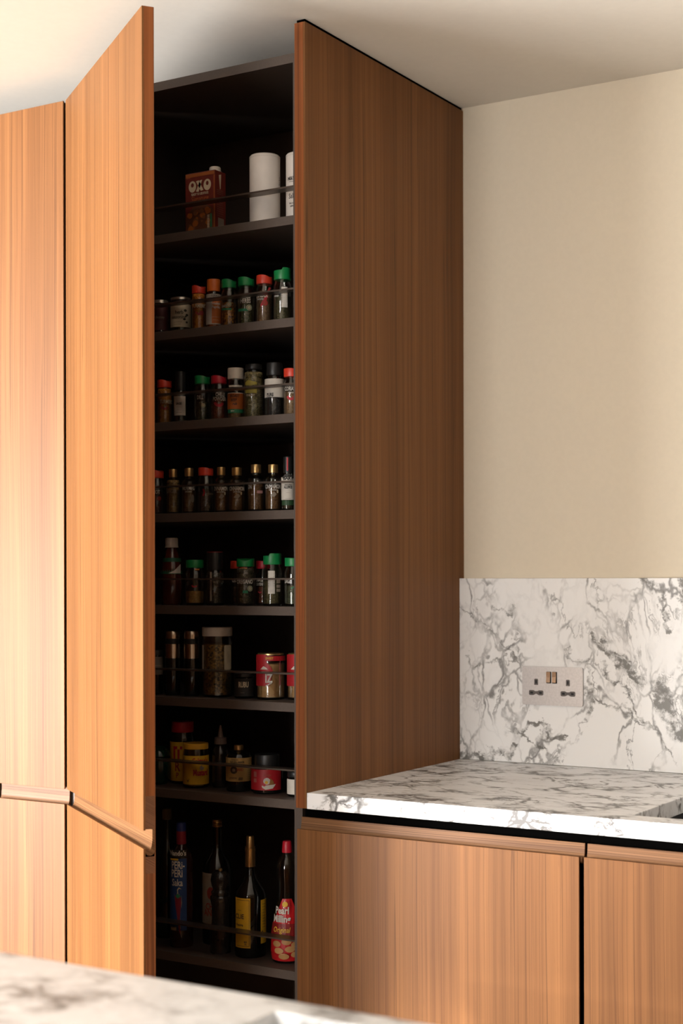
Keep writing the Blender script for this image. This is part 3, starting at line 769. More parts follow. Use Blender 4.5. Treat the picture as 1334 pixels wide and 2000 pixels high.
# ---- generic glass jar with a paper label and a wide lid
def label_jar(label, shelf, px0, px1, ptop, lidcol, lid_h, body_col, z0, z1, lab_mat, words, span=(-1.3, 1.3), turn=0., glassy=None, cat='jar', name='jar', lid_r=.98, yf=None, extra=None, neck=.86, neck_z=None, group=None, fill=.8, lidkind='plain', contents=None):
    x, y, r = place(px0, px1, yf); H = height((px0+px1)/2, ptop, x, y, shelf)
    root = tag(empty(name, (x, y, SHELF[shelf]+.0004)), label, cat, group); a0 = phi_cam(x, y)+turn
    zc = H*(1-lid_h); nz = neck_z or .93
    lathe('glass_body', [(0, 0), (r*.9, 0), (r, .003), (r, zc*(nz-.06)), (r*.98, zc*(nz-.02)), (r*neck, zc), (r*neck, zc+.001), (0, zc+.001)] if not contents else
          [(0, 0), (r*.9, 0), (r, .003), (r, zc*(nz-.06)), (r*.98, zc*(nz-.02)), (r*neck, zc), (r*neck*.95, zc), (r*.93, zc*(nz-.03)), (r*.94, .004), (0, .004)], glassy or G_DARK if not contents else G_CLEAR, root)
    if contents:
        lathe('contents', [(0, .0045), (r*.92, .0045), (r*.925, .007), (r*.925, zc*fill), (0, zc*fill+.001)], grains('fill_%02d%02d%02d' % tuple(int(c*99) for c in contents[1]), contents[0], contents[1], contents[2] if len(contents) > 2 else 330), root)
    cap_lathe(root, lidkind, lidcol, r*lid_r, zc, H-zc, a0, 'lid')
    if lab_mat:
        bm = bmesh.new(); arc_patch(bm, r+.0003, a0+span[0], a0+span[1], z0*H, z1*H); lab = link_mesh('paper_label', bm, lab_mat, root, True)
    else: lab = root
    texts(lab, r+.0003, a0, [(w[0], w[1]*H, w[2]*r, w[3]*H, w[4], *(w[5:])) for w in words])
    if extra: extra(lab, r+.0003, H, a0)
    return root

CREAM = plain('cream_paper', (.52, .46, .33), .7); WHITEP = plain('white_paper', (.62, .57, .50), .7); YEL = plain('yellow_paper', (.72, .42, .02), .6); BURG = plain('burgundy_paper', (.07, .012, .014), .6)
REDP = plain('red_paper', (.40, .010, .016), .5); BLUEP = plain('blue_paper', (.012, .05, .17), .6); AMBERP = plain('amber_paper', (.50, .33, .12), .7); ORP = plain('orange_paper', (.50, .13, .02), .6)

# ---- second shelf from the top (index 1)
label_jar('small dark jar with silver lid and burgundy label, leftmost on second shelf', 1, 299, 330, 588, 'silver', .09, None, .14, .80, BURG, [('chutney', .11, -.1, .5, 'n')], contents=((.03, .01, .01), (.07, .02, .02)))
def olive(lab, r, H, a0):
    for (cx, cz, s) in ((.45, .62, .16), (.62, .50, .15), (.35, .38, .13), (.6, .30, .12), (.5, .46, .10)):
        patch('printed_olive', lab, disc_pts(cx*r, cz*H, s*r, s*r*.8, 12), r, a0, plain('olive_print', (.035, .035, .025), .7), .0005)
label_jar('small jar with silver lid and cream herb label, second from left on the second shelf', 1, 334, 374, 583, 'silver', .07, None, .17, .80, CREAM,
          [('herb', .14, -.15, .57, 'k', dict(sx=.9)), ('seasoning', .14, -.25, .44, 'k', dict(sx=.8)), ('________', .07, -.3, .33, 'k'), ('_______', .07, -.35, .27, 'k')], extra=olive, contents=((.03, .03, .01), (.08, .07, .03)))
spice_jar('orange turmeric jar with red cap, third on the second shelf from the top', 1, 375, 404, 559, 'flip', 'red', .97, ((.42, .13, .01), (.60, .22, .02)), 0.6,
          words=(('TURMERIC', .115, 0, .54, 'c', dict(sx=.62)), ('GROUND', .05, -.2, .46, 'o')), badge=(.35, .39, .30, 'd'), art=(('printed_root', CH(0, .45, .55), 'd'),))
def cooks(root, r, H, a0):
    bm = bmesh.new(); arc_patch(bm, r+.0003, a0-1.6, a0+1.6, .10*H, .70*H); l = link_mesh('paper_label', bm, plain('aged_white_paper', (.42, .38, .33), .7), root, True)
    patch('orange_panel', l, rect_pts(-.25*r, 1.3*r, .12*H, .58*H), r, a0, ORP, .0009)
    texts(l, r+.0008, a0, [("COOK'S", .055*H, .2*r, .665*H, 'k'), ('CODE', .055*H, .3*r, .615*H, 'k'), ('Smoked', .075*H, .35*r, .51*H, 'w', dict(sx=.8)), ('Paprika', .075*H, .35*r, .44*H, 'w', dict(sx=.8)), ('__________', .04*H, .3*r, .26*H, 'c'), ('________', .04*H, .3*r, .20*H, 'c')])
spice_jar('slim paprika jar with tall orange cap and white and orange label, second shelf', 1, 404, 433, 547, 'plain', 'orange', .8, ((.3, .06, .01), (.4, .1, .02)), capr=.9, caph=.235, extra=cooks)
spice_jar('green-capped jar of orange chilli flakes with white sticker, second shelf', 1, 433, 464, 547, 'flip', 'green', .62, ((.08, .02, .01), (.62, .26, .03)), 1.0, badge=(-.05, .47, .33), words=(('FLAKES', .07, -.7, .44, 'w', dict(sx=.6)),),
          art=(('green_band', rect_pts(-1.1, .3, .36, .40), 'g'),))
spice_jar('green-capped jar lettered mixed herbs on the second shelf from the top', 1, 465, 499, 543, 'flip', 'green', .55, ((.05, .06, .02), (.14, .13, .06)), 1.0, words=(('MIXED', .125, -.1, .60, 'w', dict(sx=.62)), ('HERBS', .125, -.1, .50, 'w', dict(sx=.62))), badge=(.35, .37, .34),
          art=(('green_band', rect_pts(-1.1, .2, .30, .35), 'g'),))
spice_jar('red-capped jar of brown ground coriander with a slanting red stripe, second shelf', 1, 501, 534, 539, 'flip', 'red', .8, ((.16, .08, .04), (.24, .13, .06)), 1.0, words=(('ANDER', .12, -.3, .575, 'w', dict(sx=.62)), ('GROUND', .045, -.5, .50, 'w')), badge=(.1, .42, .32, 'd'),
          art=(('red_stripe', [(.15, .58), (.55, .74), (.85, .74), (.2, .46), (-.4, .34), (-.5, .38)], 'r'),))
spice_jar('green-capped jar with raised flap showing its barcode, right end of the second shelf', 1, 535, 571, 530, 'flap', 'green', .6, ((.05, .05, .02), (.12, .10, .05)), 0.1, words=(('HERBS', .05, -.75, .50, 'w'),),
          extra=lambda root, r, H, a0: barcode(root, r, a0, -.12*r, .55*r, .28*H, .67*H))

# ---- third shelf (index 2)
spice_jar('orange-filled turmeric jar with red cap, leftmost on the third shelf', 2, 307, 337, 743, 'flip', 'red', .95, ((.35, .12, .01), (.50, .20, .02)), .9, words=(('TURMERIC', .115, .35, .50, 'c', dict(sx=.62)),), art=(('printed_root', CH(0, .42, .5), 'd'),))
def tallwhite(root, r, H, a0):
    bm = bmesh.new(); arc_patch(bm, r+.0003, a0-1.5, a0+.9, .15*H, .52*H); l = link_mesh('paper_label', bm, WHITEP, root, True)
    texts(l, r+.0006, a0, [('SAGE', .06*H, -.2*r, .375*H, 'k', dict(bold=.04)), ('_______', .04*H, -.2*r, .33*H, 'n'), ('______', .04*H, -.2*r, .27*H, 'n'), ('_______', .04*H, -.2*r, .22*H, 'k')])
spice_jar('slim bottle with tall glossy black cap and white label on the third shelf', 2, 341, 366, 727, 'plain', 'black', .45, ((.03, .03, .02), (.08, .07, .04)), capr=.80, caph=.36, extra=tallwhite, name='spice_bottle', turn=-.1)
spice_jar('green-capped jar of dark dill with small white sticker, third shelf', 2, 380, 412, 735, 'flip', 'green', .5, ((.03, .04, .02), (.09, .08, .04)), 1.0, words=(('DILL', .12, -.3, .52, 'w', dict(sx=.62)),), badge=(.1, .35, .26))
spice_jar('crimson-capped jar lettered chilli powder on the third shelf', 2, 412, 445, 735, 'flip', 'crimson', .6, ((.14, .03, .015), (.22, .06, .025)), 1.0, words=(('CHILLI', .12, .15, .57, 'w', dict(sx=.62)), ('POWDER', .12, .05, .475, 'w', dict(sx=.62))), art=(('printed_chilli', CH(0, .44, .7), 'r'),))
def roast(root, r, H, a0):
    bm = bmesh.new(); arc_patch(bm, r+.0003, a0-1.3, a0+1.2, .20*H, .50*H); l = link_mesh('paper_label', bm, ORP, root, True)
    patch('green_band', l, rect_pts(-1.15*r, 1.1*r, .125*H, .195*H), r, a0, ink('g'), .0006); patch('top_band', l, rect_pts(-1.15*r, 1.1*r, .50*H, .515*H), r, a0, WHITE_INK, .0006)
    patch('seal_strip', l, rect_pts(-.9*r, .9*r, .625*H, .66*H), r, a0, WHITE_INK, .0006)
    texts(l, r+.0007, a0, [('ROAST', .075*H, -.1*r, .45*H, 'k', dict(shear=.2)), ('BEEF', .075*H, -.25*r, .37*H, 'k', dict(shear=.2)), ('rub', .08*H, -.1*r, .30*H, 'k', dict(shear=.2)), ('NEW', .04*H, -.4*r, .16*H, 'w')])
spice_jar('white-capped rub jar with orange, black and green label on the third shelf', 2, 445, 477, 720, 'plain', 'white', .55, ((.22, .14, .06), (.38, .25, .11)), capr=.98, caph=.21, extra=roast)
def herbjar(root, r, H, a0):
    patch('yellow_flash', root, [(-.9*r, .66*H), (-.6*r, .70*H), (.3*r, .66*H), (.3*r, .62*H), (-.3*r, .60*H), (-.9*r, .61*H)], r, a0, plain('dull_yellow', (.30, .24, .03), .6))
    patch('yellow_band', root, rect_pts(-.9*r, .3*r, .46*H, .53*H, .001), r, a0, plain('dull_yellow', (.30, .24, .03), .6))
    texts(root, r, a0, [('POULTRY', .055*H, -.35*r, .42*H, 'c', dict(sx=.7)), ('___', .05*H, -.4*r, .27*H, 'c')] + [('_________', .035*H, .65*r, (.66-k*.035)*H, 'n', dict(sx=.5)) for k in range(13)])
spice_jar('tall clear jar of dried herbs with flat black lid and yellow flash, third shelf', 2, 476, 517, 713, 'plain', 'black', .93, ((.09, .075, .03), (.24, .19, .08)), capr=.80, caph=.095, extra=herbjar)
def blackgr(root, r, H, a0):
    bm = bmesh.new(); arc_patch(bm, r*1.012, a0-2.4, a0+2.4, .36*H, .70*H); l = link_mesh('white_sleeve', bm, WHITEP, root, True)
    texts(l, r*1.014, a0, [('PURE', .075*H, -.5*r, .405*H, 'k', dict(bold=.04)), ('SALT', .075*H, -.5*r, .355*H, 'k')])
spice_jar('black pepper grinder with broad white band near the right of the third shelf', 2, 518, 556, 710, 'plain', 'black', .9, ((.01, .01, .01), (.03, .02, .02)), capr=.82, caph=.23, extra=blackgr, name='spice_grinder')
spice_jar('red-capped coriander jar half hidden at the right end of the third shelf', 2, 554, 588, 721, 'flip', 'red', .6, ((.18, .10, .05), (.26, .15, .07)), 1.2, words=(('CORIANDER', .12, .1, .56, 'w', dict(sx=.55)), ('GROUND', .045, 0, .48, 'w')), art=(('printed_chilli', CH(-.1, .44, .6), 'r'),), badge=(.35, .38, .3, 'd'))

# ---- fourth shelf (index 3)
spice_jar('red-capped jar partly behind the open door, leftmost on the fourth shelf', 3, 291, 321, 919, 'flip', 'red', .6, ((.07, .02, .02), (.12, .04, .03)), 1.0, words=(('HOT', .12, .0, .50, 'w', dict(sx=.6)),), badge=(.35, .36, .28, 'd'))
spice_jar('gold-capped jar of pale ginger, second from left on the fourth shelf', 3, 325, 352, 917, 'narrow', 'gold', .9, ((.22, .14, .05), (.32, .21, .08)), words=(('GINGER', .12, -.35, .50, 'n', dict(sx=.6)),))
spice_jar('gold-capped jar lettered nutmeg on the fourth shelf', 3, 355, 384, 915, 'narrow', 'gold', .6, ((.14, .07, .03), (.20, .11, .05)), words=(('NUTMEG', .12, -.1, .55, 'w', dict(sx=.62)), ('GROUND', .045, -.1, .475, 'w')), art=(('printed_nut', disc_pts(.5, .33, .25, .09, 12), 'n'),))
spice_jar('red-capped jar between the gold-capped nutmeg and cinnamon, fourth shelf', 3, 387, 418, 914, 'flip', 'red', .55, ((.06, .04, .03), (.11, .07, .05)), 1.0, turn=.1, words=(('BEST BEFORE', .04, .45, .42, 'n'),), art=(('red_curve', arcs(-.7, .45, .5, .2, radians(-60), radians(60)), 'r'),))
CIN = (('printed_sticks', [(-.4, .33), (.1, .42), (.45, .36), (.1, .30)], 'n'), ('printed_star', disc_pts(.55, .42, .12, .04, 8), 'c'))
g = dict(contents=((.16, .07, .025), (.23, .11, .04)))
W = lambda dx=0.: (('CINNAMON', .125, dx, .52, 'w', dict(sx=.58, bold=.03)), ('GROUND', .05, dx, .45, 'w'))
spice_jar('gold-capped cinnamon jar, its lettering turned left, beside the red-capped jar', 3, 419, 446, 913, 'narrow', 'gold', .62, words=W(-.15), art=CIN, group=None, **g)
spice_jar('gold-capped cinnamon jar facing forward in the middle of the fourth shelf', 3, 447, 479, 914, 'narrow', 'gold', .62, words=W(0), art=CIN, **g)
spice_jar('wide gold-capped brown jar turned to its pink back sticker, fourth shelf', 3, 484, 517, 908, 'narrow', 'gold', .75, words=(('ON', .12, -.85, .52, 'w', dict(sx=.6)), ('*', .16, -.15, .52, 'w'), ('*', .10, -.5, .33, 'w')), capr=.94, **g,
          extra=lambda root, r, H, a0: patch('pink_sticker', root, rect_pts(.10*r, .85*r, .385*H, .445*H, .0008), r, a0, plain('pink_sticker', (.45, .22, .20), .6)))
spice_jar('gold-capped cinnamon jar next to the black-topped allspice bottle, fourth shelf', 3, 518, 550, 908, 'narrow', 'gold', .62, words=W(-.05), art=CIN, **g)
def allsp(root, r, H, a0):
    bm = bmesh.new(); arc_patch(bm, r+.0003, a0-1.3, a0+1.3, .20*H, .62*H); l = link_mesh('paper_label', bm, WHITEP, root, True)
    patch('black_arch', l, arcs(0, .56*H, 1.0*r, .26*r, radians(20), radians(160), asp=1.), r, a0, BLACK_INK, .0008)
    texts(l, r+.0006, a0, [('BART', .10*H, 0, .60*H, 'k', dict(bold=.05)), ('GROUND', .04*H, 0, .475*H, 'k'), ('ALLSPICE', .065*H, 0, .43*H, 'k', dict(sx=.6, bold=.04)), ('_____', .04*H, 0, .345*H, 'n'), ('_______', .04*H, 0, .24*H, 'k')])
    b = bmesh.new(); arc_patch(b, r*.705, a0-.28, a0+.02, .74*H, .985*H); link_mesh('red_stripe', b, ink('r'), root)
    patch('green_band', l, rect_pts(-1.1*r, 1.1*r, .10*H, .19*H), r, a0, plain('dark_green_print', (.02, .06, .02), .6), .0006)
spice_jar('slim allspice bottle with tall black cap striped red, right end of the fourth shelf', 3, 550, 576, 893, 'plain', 'black', .5, ((.05, .03, .02), (.1, .06, .03)), capr=.70, caph=.30, extra=allsp, name='spice_bottle')

# ---- fifth shelf (index 4)
def sauce(root_label, shelf, px0, px1, ptop, prof, parts_mat, cap, labs=None, name='sauce_bottle', cat='bottle', yf=None, turn=0., neck_extra=None):
    x, y, r = place(px0, px1, yf); H = height((px0+px1)/2, ptop, x, y, shelf)
    root = tag(empty(name, (x, y, SHELF[shelf]+.0004)), root_label, cat); a0 = phi_cam(x, y)+turn
    lathe('glass_body', [(p*r, q*H) for p, q in prof], parts_mat, root, segs=40)
    for (n, pr, mt, kind) in cap:
        mod = (lambda a, z: 1+.03*(int(a/(2*pi)*60) % 2)) if kind == 'ribbed' else None
        lathe(n, [(p*r, q*H) for p, q in pr], mt, root, segs=60 if mod else 36, mod=mod)
    if labs: labs(root, r, H, a0)
    return root
def lab_sauce(root, r, H, a0):
    bm = bmesh.new(); arc_patch(bm, 0, a0-1.5, a0+1.5, .46*H, .70*H, rz=(r*1.01, r*.80)); l = link_mesh('paper_label', bm, plain('green_paper', (.012, .10, .045), .6), root, True)
    patch('white_corner', l, [(-.3*r, .47*H), (.85*r, .47*H), (.85*r, .61*H), (.2*r, .51*H)], r, a0, WHITEP, .0012)
M_RUSTG = plain('red_sauce_glass', (.065, .012, .006), .1, spec=.6)
sauce('chilli sauce bottle with ribbed white cap and green label, left on the fifth shelf', 4, 314, 357, 1051,
      [(0, 0), (.92, 0), (1, .03), (1, .48), (.9, .62), (.62, .78), (.52, .84), (.52, .86), (0, .86)], M_RUSTG,
      [('screw_cap', [(0, .855), (.60, .855), (.60, .87), (.56, .875), (.56, .985), (.50, 1.), (0, 1.)], capmat('white'), 'ribbed')], lab_sauce)
spice_jar('green-capped jar of ochre powder with a printed chilli, fifth shelf', 4, 362, 399, 1094, 'flip', 'green', .36, ((.42, .22, .05), (.52, .30, .09)), 2.6, words=(('(S', .10, -.85, .48, 'n'),), art=(('printed_chilli', CH(-.05, .46, .36), 'r'), ('red_dots', rect_pts(-.0, .5, .77, .80, .02), 'o')))
def grind(root, r, H, a0):
    lathe('red_rim', [(r*.80, H*.985), (r*.90, H*.985), (r*.90, H*1.0), (r*.80, H*1.0)], plain('dark_red_rim', (.25, .01, .015), .5), root)
    patch('back_label', root, rect_pts(-.55*r, -.35*r, .08*H, .62*H), r, a0, ink('n'))
spice_jar('clear peppercorn grinder with tall black top rimmed red, middle of the fifth shelf', 4, 402, 438, 1078, 'plain', 'black', .9, ((.02, .015, .01), (.10, .08, .06)), capr=.88, caph=.34, extra=grind, name='spice_grinder')
spice_jar('red-capped jar peeking out left behind the oregano jar, fifth shelf', 4, 449, 484, 1096, 'flip', 'red', .5, ((.06, .03, .02), (.12, .06, .03)), 1., yf=YI+.044, words=(('CLOVES', .10, -.3, .55, 'w', dict(sx=.62)),))
spice_jar('green-capped oregano jar with round white sticker, fifth shelf', 4, 461, 498, 1091, 'flip', 'green', .95, ((.04, .035, .02), (.12, .10, .06)), 0., words=(('OREGANO', .125, -.12, .50, 'w', dict(sx=.62, bold=.03)),), badge=(.5, .36, .30), art=(('red_print', arcs(-.25, .775, .5, .2, radians(20), radians(160), asp=.05), 'o'), ('green_band', rect_pts(-.3, .25, .26, .32), 'g')))
spice_jar('crimson-capped cayenne jar peeking out between two green-capped jars, fifth shelf', 4, 499, 532, 1096, 'flip', 'crimson', .5, ((.12, .03, .01), (.2, .05, .02)), 1., yf=YI+.044, words=(('CHIPOTLE', .09, -.45, .56, 'w', dict(sx=.6)), ('CAYENNE', .09, -.45, .47, 'w', dict(sx=.6))), art=(('printed_chilli', CH(-.5, .33, .3), 'r'),))
def bcs(root, r, H, a0):
    barcode(root, r, a0, -.45*r, .25*r, .24*H, .70*H)
    for z0_, z1_ in ((.28, .34), (.36, .42), (.45, .52)): patch('small_print', root, rect_pts(.42*r, .9*r, z0_*H, z1_*H), r, a0, ink('n'))
spice_jar('green-capped jar with raised flap and large barcode, right part of the fifth shelf', 4, 513, 551, 1086, 'flap', 'green', .6, ((.08, .07, .03), (.16, .13, .06)), -.2, extra=bcs)
spice_jar('green-capped jar half hidden at the right end of the fifth shelf', 4, 555, 592, 1090, 'flip', 'green', .5, ((.03, .04, .02), (.08, .08, .04)), .9, words=(('SAGE', .12, -.7, .51, 'w', dict(sx=.62)),), art=(('green_band', arcs(-.3, .48, .6, .1, radians(-90), radians(60)), 'g'),))

# ---- sixth shelf (index 5)
label_jar('small dark jar with grey label behind the door edge, leftmost on the sixth shelf', 5, 292, 318, 1270, 'black', .12, None, .45, .85, plain('grey_paper', (.16, .14, .12), .7), [('____', .12, .3, .7, 'n')], span=(-.6, 1.2))
def mill_tin(label, px0, px1, ptop):
    x, y, r = place(px0, px1); H = height((px0+px1)/2, ptop, x, y, 5)
    root = tag(empty('spice_grinder', (x, y, SHELF[5]+.0004)), label, 'grinder')
    lathe('glass_body', [(0, 0), (r*.95, 0), (r, .003), (r, H*.56), (r*.96, H*.58), (0, H*.58)], G_DARK, root)
    st = plain('polished_steel', (.62, .52, .42), .22, 1.)
    lathe('steel_sleeve', [(0, H*.58), (r, H*.58), (r, H*.80), (r*.96, H*.805), (0, H*.805)], st, root)
    lathe('black_collar', [(0, H*.805), (r*.93, H*.805), (r*.93, H*.885), (0, H*.885)], capmat('black'), root)
    lathe('steel_cap', [(0, H*.885), (r*.97, H*.885), (r*.97, H*.985), (r*.92, H), (0, H)], st, root)
mill_tin('tall dark grinder with polished steel top, left one of the pair on the sixth shelf', 322, 352, 1233)
mill_tin('tall dark grinder with polished steel top, beside the big herb jar on the sixth shelf', 359, 389, 1233)
def herbbig(root, r, H, a0):
    patch('side_label', root, rect_pts(.45*r, 1.05*r, .39*H, .745*H, .002), r, a0, CREAM, .0006)
    texts(root, r+.0004, a0, [('_______________', .03*H, (.62+.045*k)*r, .57*H, 'n', dict(rot=pi/2, sx=.75)) for k in range(7)])
    patch('side_label', root, rect_pts(-1.25*r, -1.0*r, .39*H, .745*H, .001), r, a0, plain('aged_white_paper', (.42, .38, .33), .7), .0006)
label_jar('big clear jar of dried herb mix with broad white lid on the sixth shelf', 5, 394, 454, 1225, 'white', .128, None, 0, 0, None, [], lid_r=.98, neck=.93, contents=((.035, .03, .015), (.32, .17, .04), 260), fill=.86, extra=herbbig)
label_jar('low black rub jar with white lettering on the sixth shelf', 5, 457, 497, 1315, 'black', .14, None, .1, .8, plain('black_paper', (.02, .018, .016), .6), [('RUBU', .30, -.1, .55, 'c', dict(sx=.55, bold=.04)), ('____', .1, -.2, .28, 'n')])
def nutlab(lab, r, H, a0):
    patch('red_shape', lab, [(-1.3*r, .30*H), (-.1*r, .30*H), (.15*r, .62*H), (.0*r, .72*H), (-.3*r, .82*H), (-.3*r, .98*H), (-1.3*r, .98*H)], r, a0, REDP, .0006)
    patch('red_band', lab, rect_pts(-1.3*r, 1.3*r, .845*H, .95*H), r, a0, REDP, .0009)
    patch('white_peak', lab, [(-.75*r, .66*H), (-.2*r, .66*H), (-.3*r, .70*H), (-.5*r, .73*H)], r, a0, WHITEP, .0012)
    texts(lab, r+.0009, a0, [('IZ', .26*H, -.15*r, .46*H, 'w', dict(sx=.7, bold=.03)), ('~~', .16*H, -.15*r, .34*H, 'w', dict(rot=.5)), ('SWEET', .07*H, -.1*r, .90*H, 'y', dict(sx=.8))])
def nutjar(label, px0, px1, name='nut_jar', yf=None):
    return label_jar(label, 5, px0, px1, 1276, 'gold', .035, None, 0, 0, None, [], lid_r=.90, neck=.9, contents=((.42, .22, .09), (.56, .33, .15), 60), fill=.80, extra=nutlab, name=name, yf=yf)
nutjar('jar of pale nuts with red label and gold rim, right part of the sixth shelf', 500, 557)
nutjar('red-labelled jar of nuts half hidden at the right end of the sixth shelf', 560, 615, yf=YI+.025)

# ---- seventh shelf (index 6)
x, y, r = place(286, 333); H = height(310, 1455, x, y, 6)
rt = tag(empty('glass_jar', (x, y, SHELF[6]+.0004)), 'rounded dark green ribbed glass jar behind the door edge on the seventh shelf', 'jar')
lathe('glass_body', [(0, 0), (r*.7, 0), (r*.98, H*.12), (r, H*.45), (r*.92, H*.68), (r*.6, H*.72), (0, H*.72)], plain('green_glass', (.006, .030, .018), .12, spec=.6), rt, segs=60, mod=lambda a, z: 1+.02*(int(a/(2*pi)*60) % 2))
lathe('lid', [(0, H*.72), (r*.93, H*.72), (r*.85, H*.85), (r*.5, H*.96), (0, H)], plain('green_glass', (.006, .030, .018), .12, spec=.6), rt, segs=40)
def bigy(lab, r, H, a0):
    texts(lab, r+.0006, a0, [('IT', .26*H, -.45*r, .50*H, 'r', dict(sx=.7, bold=.05)), ('R', .22*H, -.45*r, .28*H, 'd', dict(sx=.7)), ('P', .12*H, -.45*r, .14*H, 'd')])
label_jar('tall tub with dark red lid and yellow label behind the mustard jar', 6, 332, 380, 1409, 'crimson', .17, None, .05, .68, YEL, [], span=(-1.5, 1.5), lid_r=.90, neck=.85, yf=YI+.035, extra=bigy, neck_z=.92)
def must(lab, r, H, a0):
    texts(lab, r+.0006, a0, [("Colman's", .165*H, .35*r, .615*H, 'r', dict(sx=.62, bold=.03)), ('Mustard', .185*H, .40*r, .345*H, 'r', dict(sx=.60, bold=.045)), ('_____', .05*H, -.15*r, .49*H, 'n'), ('v/', .11*H, -.65*r, .17*H, 'k'), ('____', .05*H, -.62*r, .115*H, 'g')])
    patch('printed_emblem', lab, [(.28*r, .44*H), (.42*r, .40*H), (.62*r, .42*H), (.68*r, .49*H), (.55*r, .47*H), (.45*r, .52*H), (.30*r, .49*H)], r, a0, ink('n'), .0006)
label_jar('mustard jar with yellow lid and yellow label lettered red on the seventh shelf', 6, 357, 407, 1451, 'gold', .13, None, .08, .73, YEL, [], span=(-1.7, 1.7), contents=((.30, .18, .04), (.36, .22, .05), 400), extra=must, fill=.70, neck=.93, neck_z=.95)
for o in bpy.data.objects:
    if o.get('label', '').startswith('mustard jar'):
        for c in o.children:
            if c.name.startswith('lid'): c.data.materials[0] = plain('yellow_lid', (.70, .38, .03), .4)
sauce('dark squeezy bottle with pointed clear nozzle behind the label bottles, seventh shelf', 6, 414, 446, 1417,
      [(0, 0), (.95, 0), (1, .03), (1, .52), (.85, .62), (.55, .68), (.5, .70), (0, .70)], plain('squeezy_dark', (.018, .015, .012), .15, spec=.6),
      [('nozzle_collar', [(0, .70), (.72, .70), (.74, .71), (.72, .80), (.62, .81), (0, .81)], plain('smoky_plastic', (.20, .15, .13), .4), 'ribbed'), ('nozzle', [(0, .80), (.36, .81), (.30, .86), (.16, .97), (.10, 1), (0, 1)], plain('smoky_plastic', (.20, .15, .13), .4), '')], name='squeezy_bottle', yf=YI+.03)
def lab7(root, r, H, a0):
    bm = bmesh.new(); arc_patch(bm, r+.0003, a0-1.5, a0+1.5, .225*H, .74*H); l = link_mesh('paper_label', bm, AMBERP, root, True)
    texts(l, r+.0007, a0, [('TAYLOR & MANOR', .062*H, -.15*r, .645*H, 'm', dict(sx=.62, bold=.04)), ('DRIED', .075*H, .1*r, .485*H, 'd', dict(sx=.75)), ('LONDON', .06*H, -.5*r, .30*H, 'b', dict(sx=.7)), ('ESTABLISHED', .035*H, -.3*r, .70*H, 'm')]
          + [('_______', .04*H, .95*r, (.68-.05*k)*H, 'k', dict(sx=.6)) for k in range(9)] + [('##', .10*H, .15*r, .29*H, 'h')])
    patch('round_seal', l, disc_pts(-.40*r, .475*H, .30*r, .30*r), r, a0, plain('seal_print', (.05, .045, .035), .7), .0007)
    patch('seal_centre', l, disc_pts(-.40*r, .475*H, .13*r, .13*r), r, a0, ink('n'), .0011)
sauce('stubby dark bottle with gold cap and amber paper label on the seventh shelf', 6, 441, 490, 1455,
      [(0, 0), (.95, 0), (1, .03), (1, .76), (.9, .81), (.45, .86), (.36, .88), (.36, .90), (0, .90)], G_DARK,
      [('gold_cap', [(0, .89), (.37, .89), (.37, .985), (.33, 1), (0, 1)], capmat('gold'), '')], lab7, name='condiment_bottle')
def redlab(lab, r, H, a0):
    patch('white_dish', lab, [(-.35*r, .22*H), (.55*r, .26*H), (.35*r, .15*H), (-.1*r, .12*H), (-.3*r, .17*H)], r, a0, WHITEP, .0006)
    patch('white_shape', lab, disc_pts(-.02*r, .34*H, .22*r, .09*H, 12), r, a0, WHITEP, .0006)
    patch('brown_shape', lab, [(.12*r, .24*H), (.45*r, .25*H), (.38*r, .34*H), (.2*r, .42*H)], r, a0, plain('brown_print', (.28, .12, .03), .6), .0008)
    patch('orange_dot', lab, disc_pts(-.05*r, .31*H, .10*r), r, a0, ink('y'), .0010)
    patch('crimson_dot', lab, disc_pts(-.18*r, .245*H, .09*r), r, a0, ink('r'), .0012)
    patch('pale_square', lab, rect_pts(-.95*r, -.7*r, .30*H, .40*H), r, a0, plain('faded_pink', (.4, .12, .10), .6), .0006); patch('pale_square', lab, rect_pts(-.95*r, -.7*r, .44*H, .58*H), r, a0, plain('faded_pink', (.4, .12, .10), .6), .0006)
    texts(lab, r+.0006, a0, [('o sugar', .09*H, .02*r, .50*H, 'd', dict(sx=.8)), ('v', .08*H, 0, .66*H, 'y')])
label_jar('round jar with black lid and bright red label on the seventh shelf', 6, 490, 552, 1473, 'black', .34, None, .10, .64, REDP, [], span=(-1.5, 1.0), lid_r=.78, neck=.75, neck_z=.97, extra=redlab)
label_jar('small black-capped jar with printed white label, right end of the seventh shelf', 6, 560, 600, 1506, 'black', .22, None, .10, .70, WHITEP, [('___________', .055, -.1, (.64-.055*k), 'n', dict(sx=.55)) for k in range(9)], span=(-1.4, 1.4))

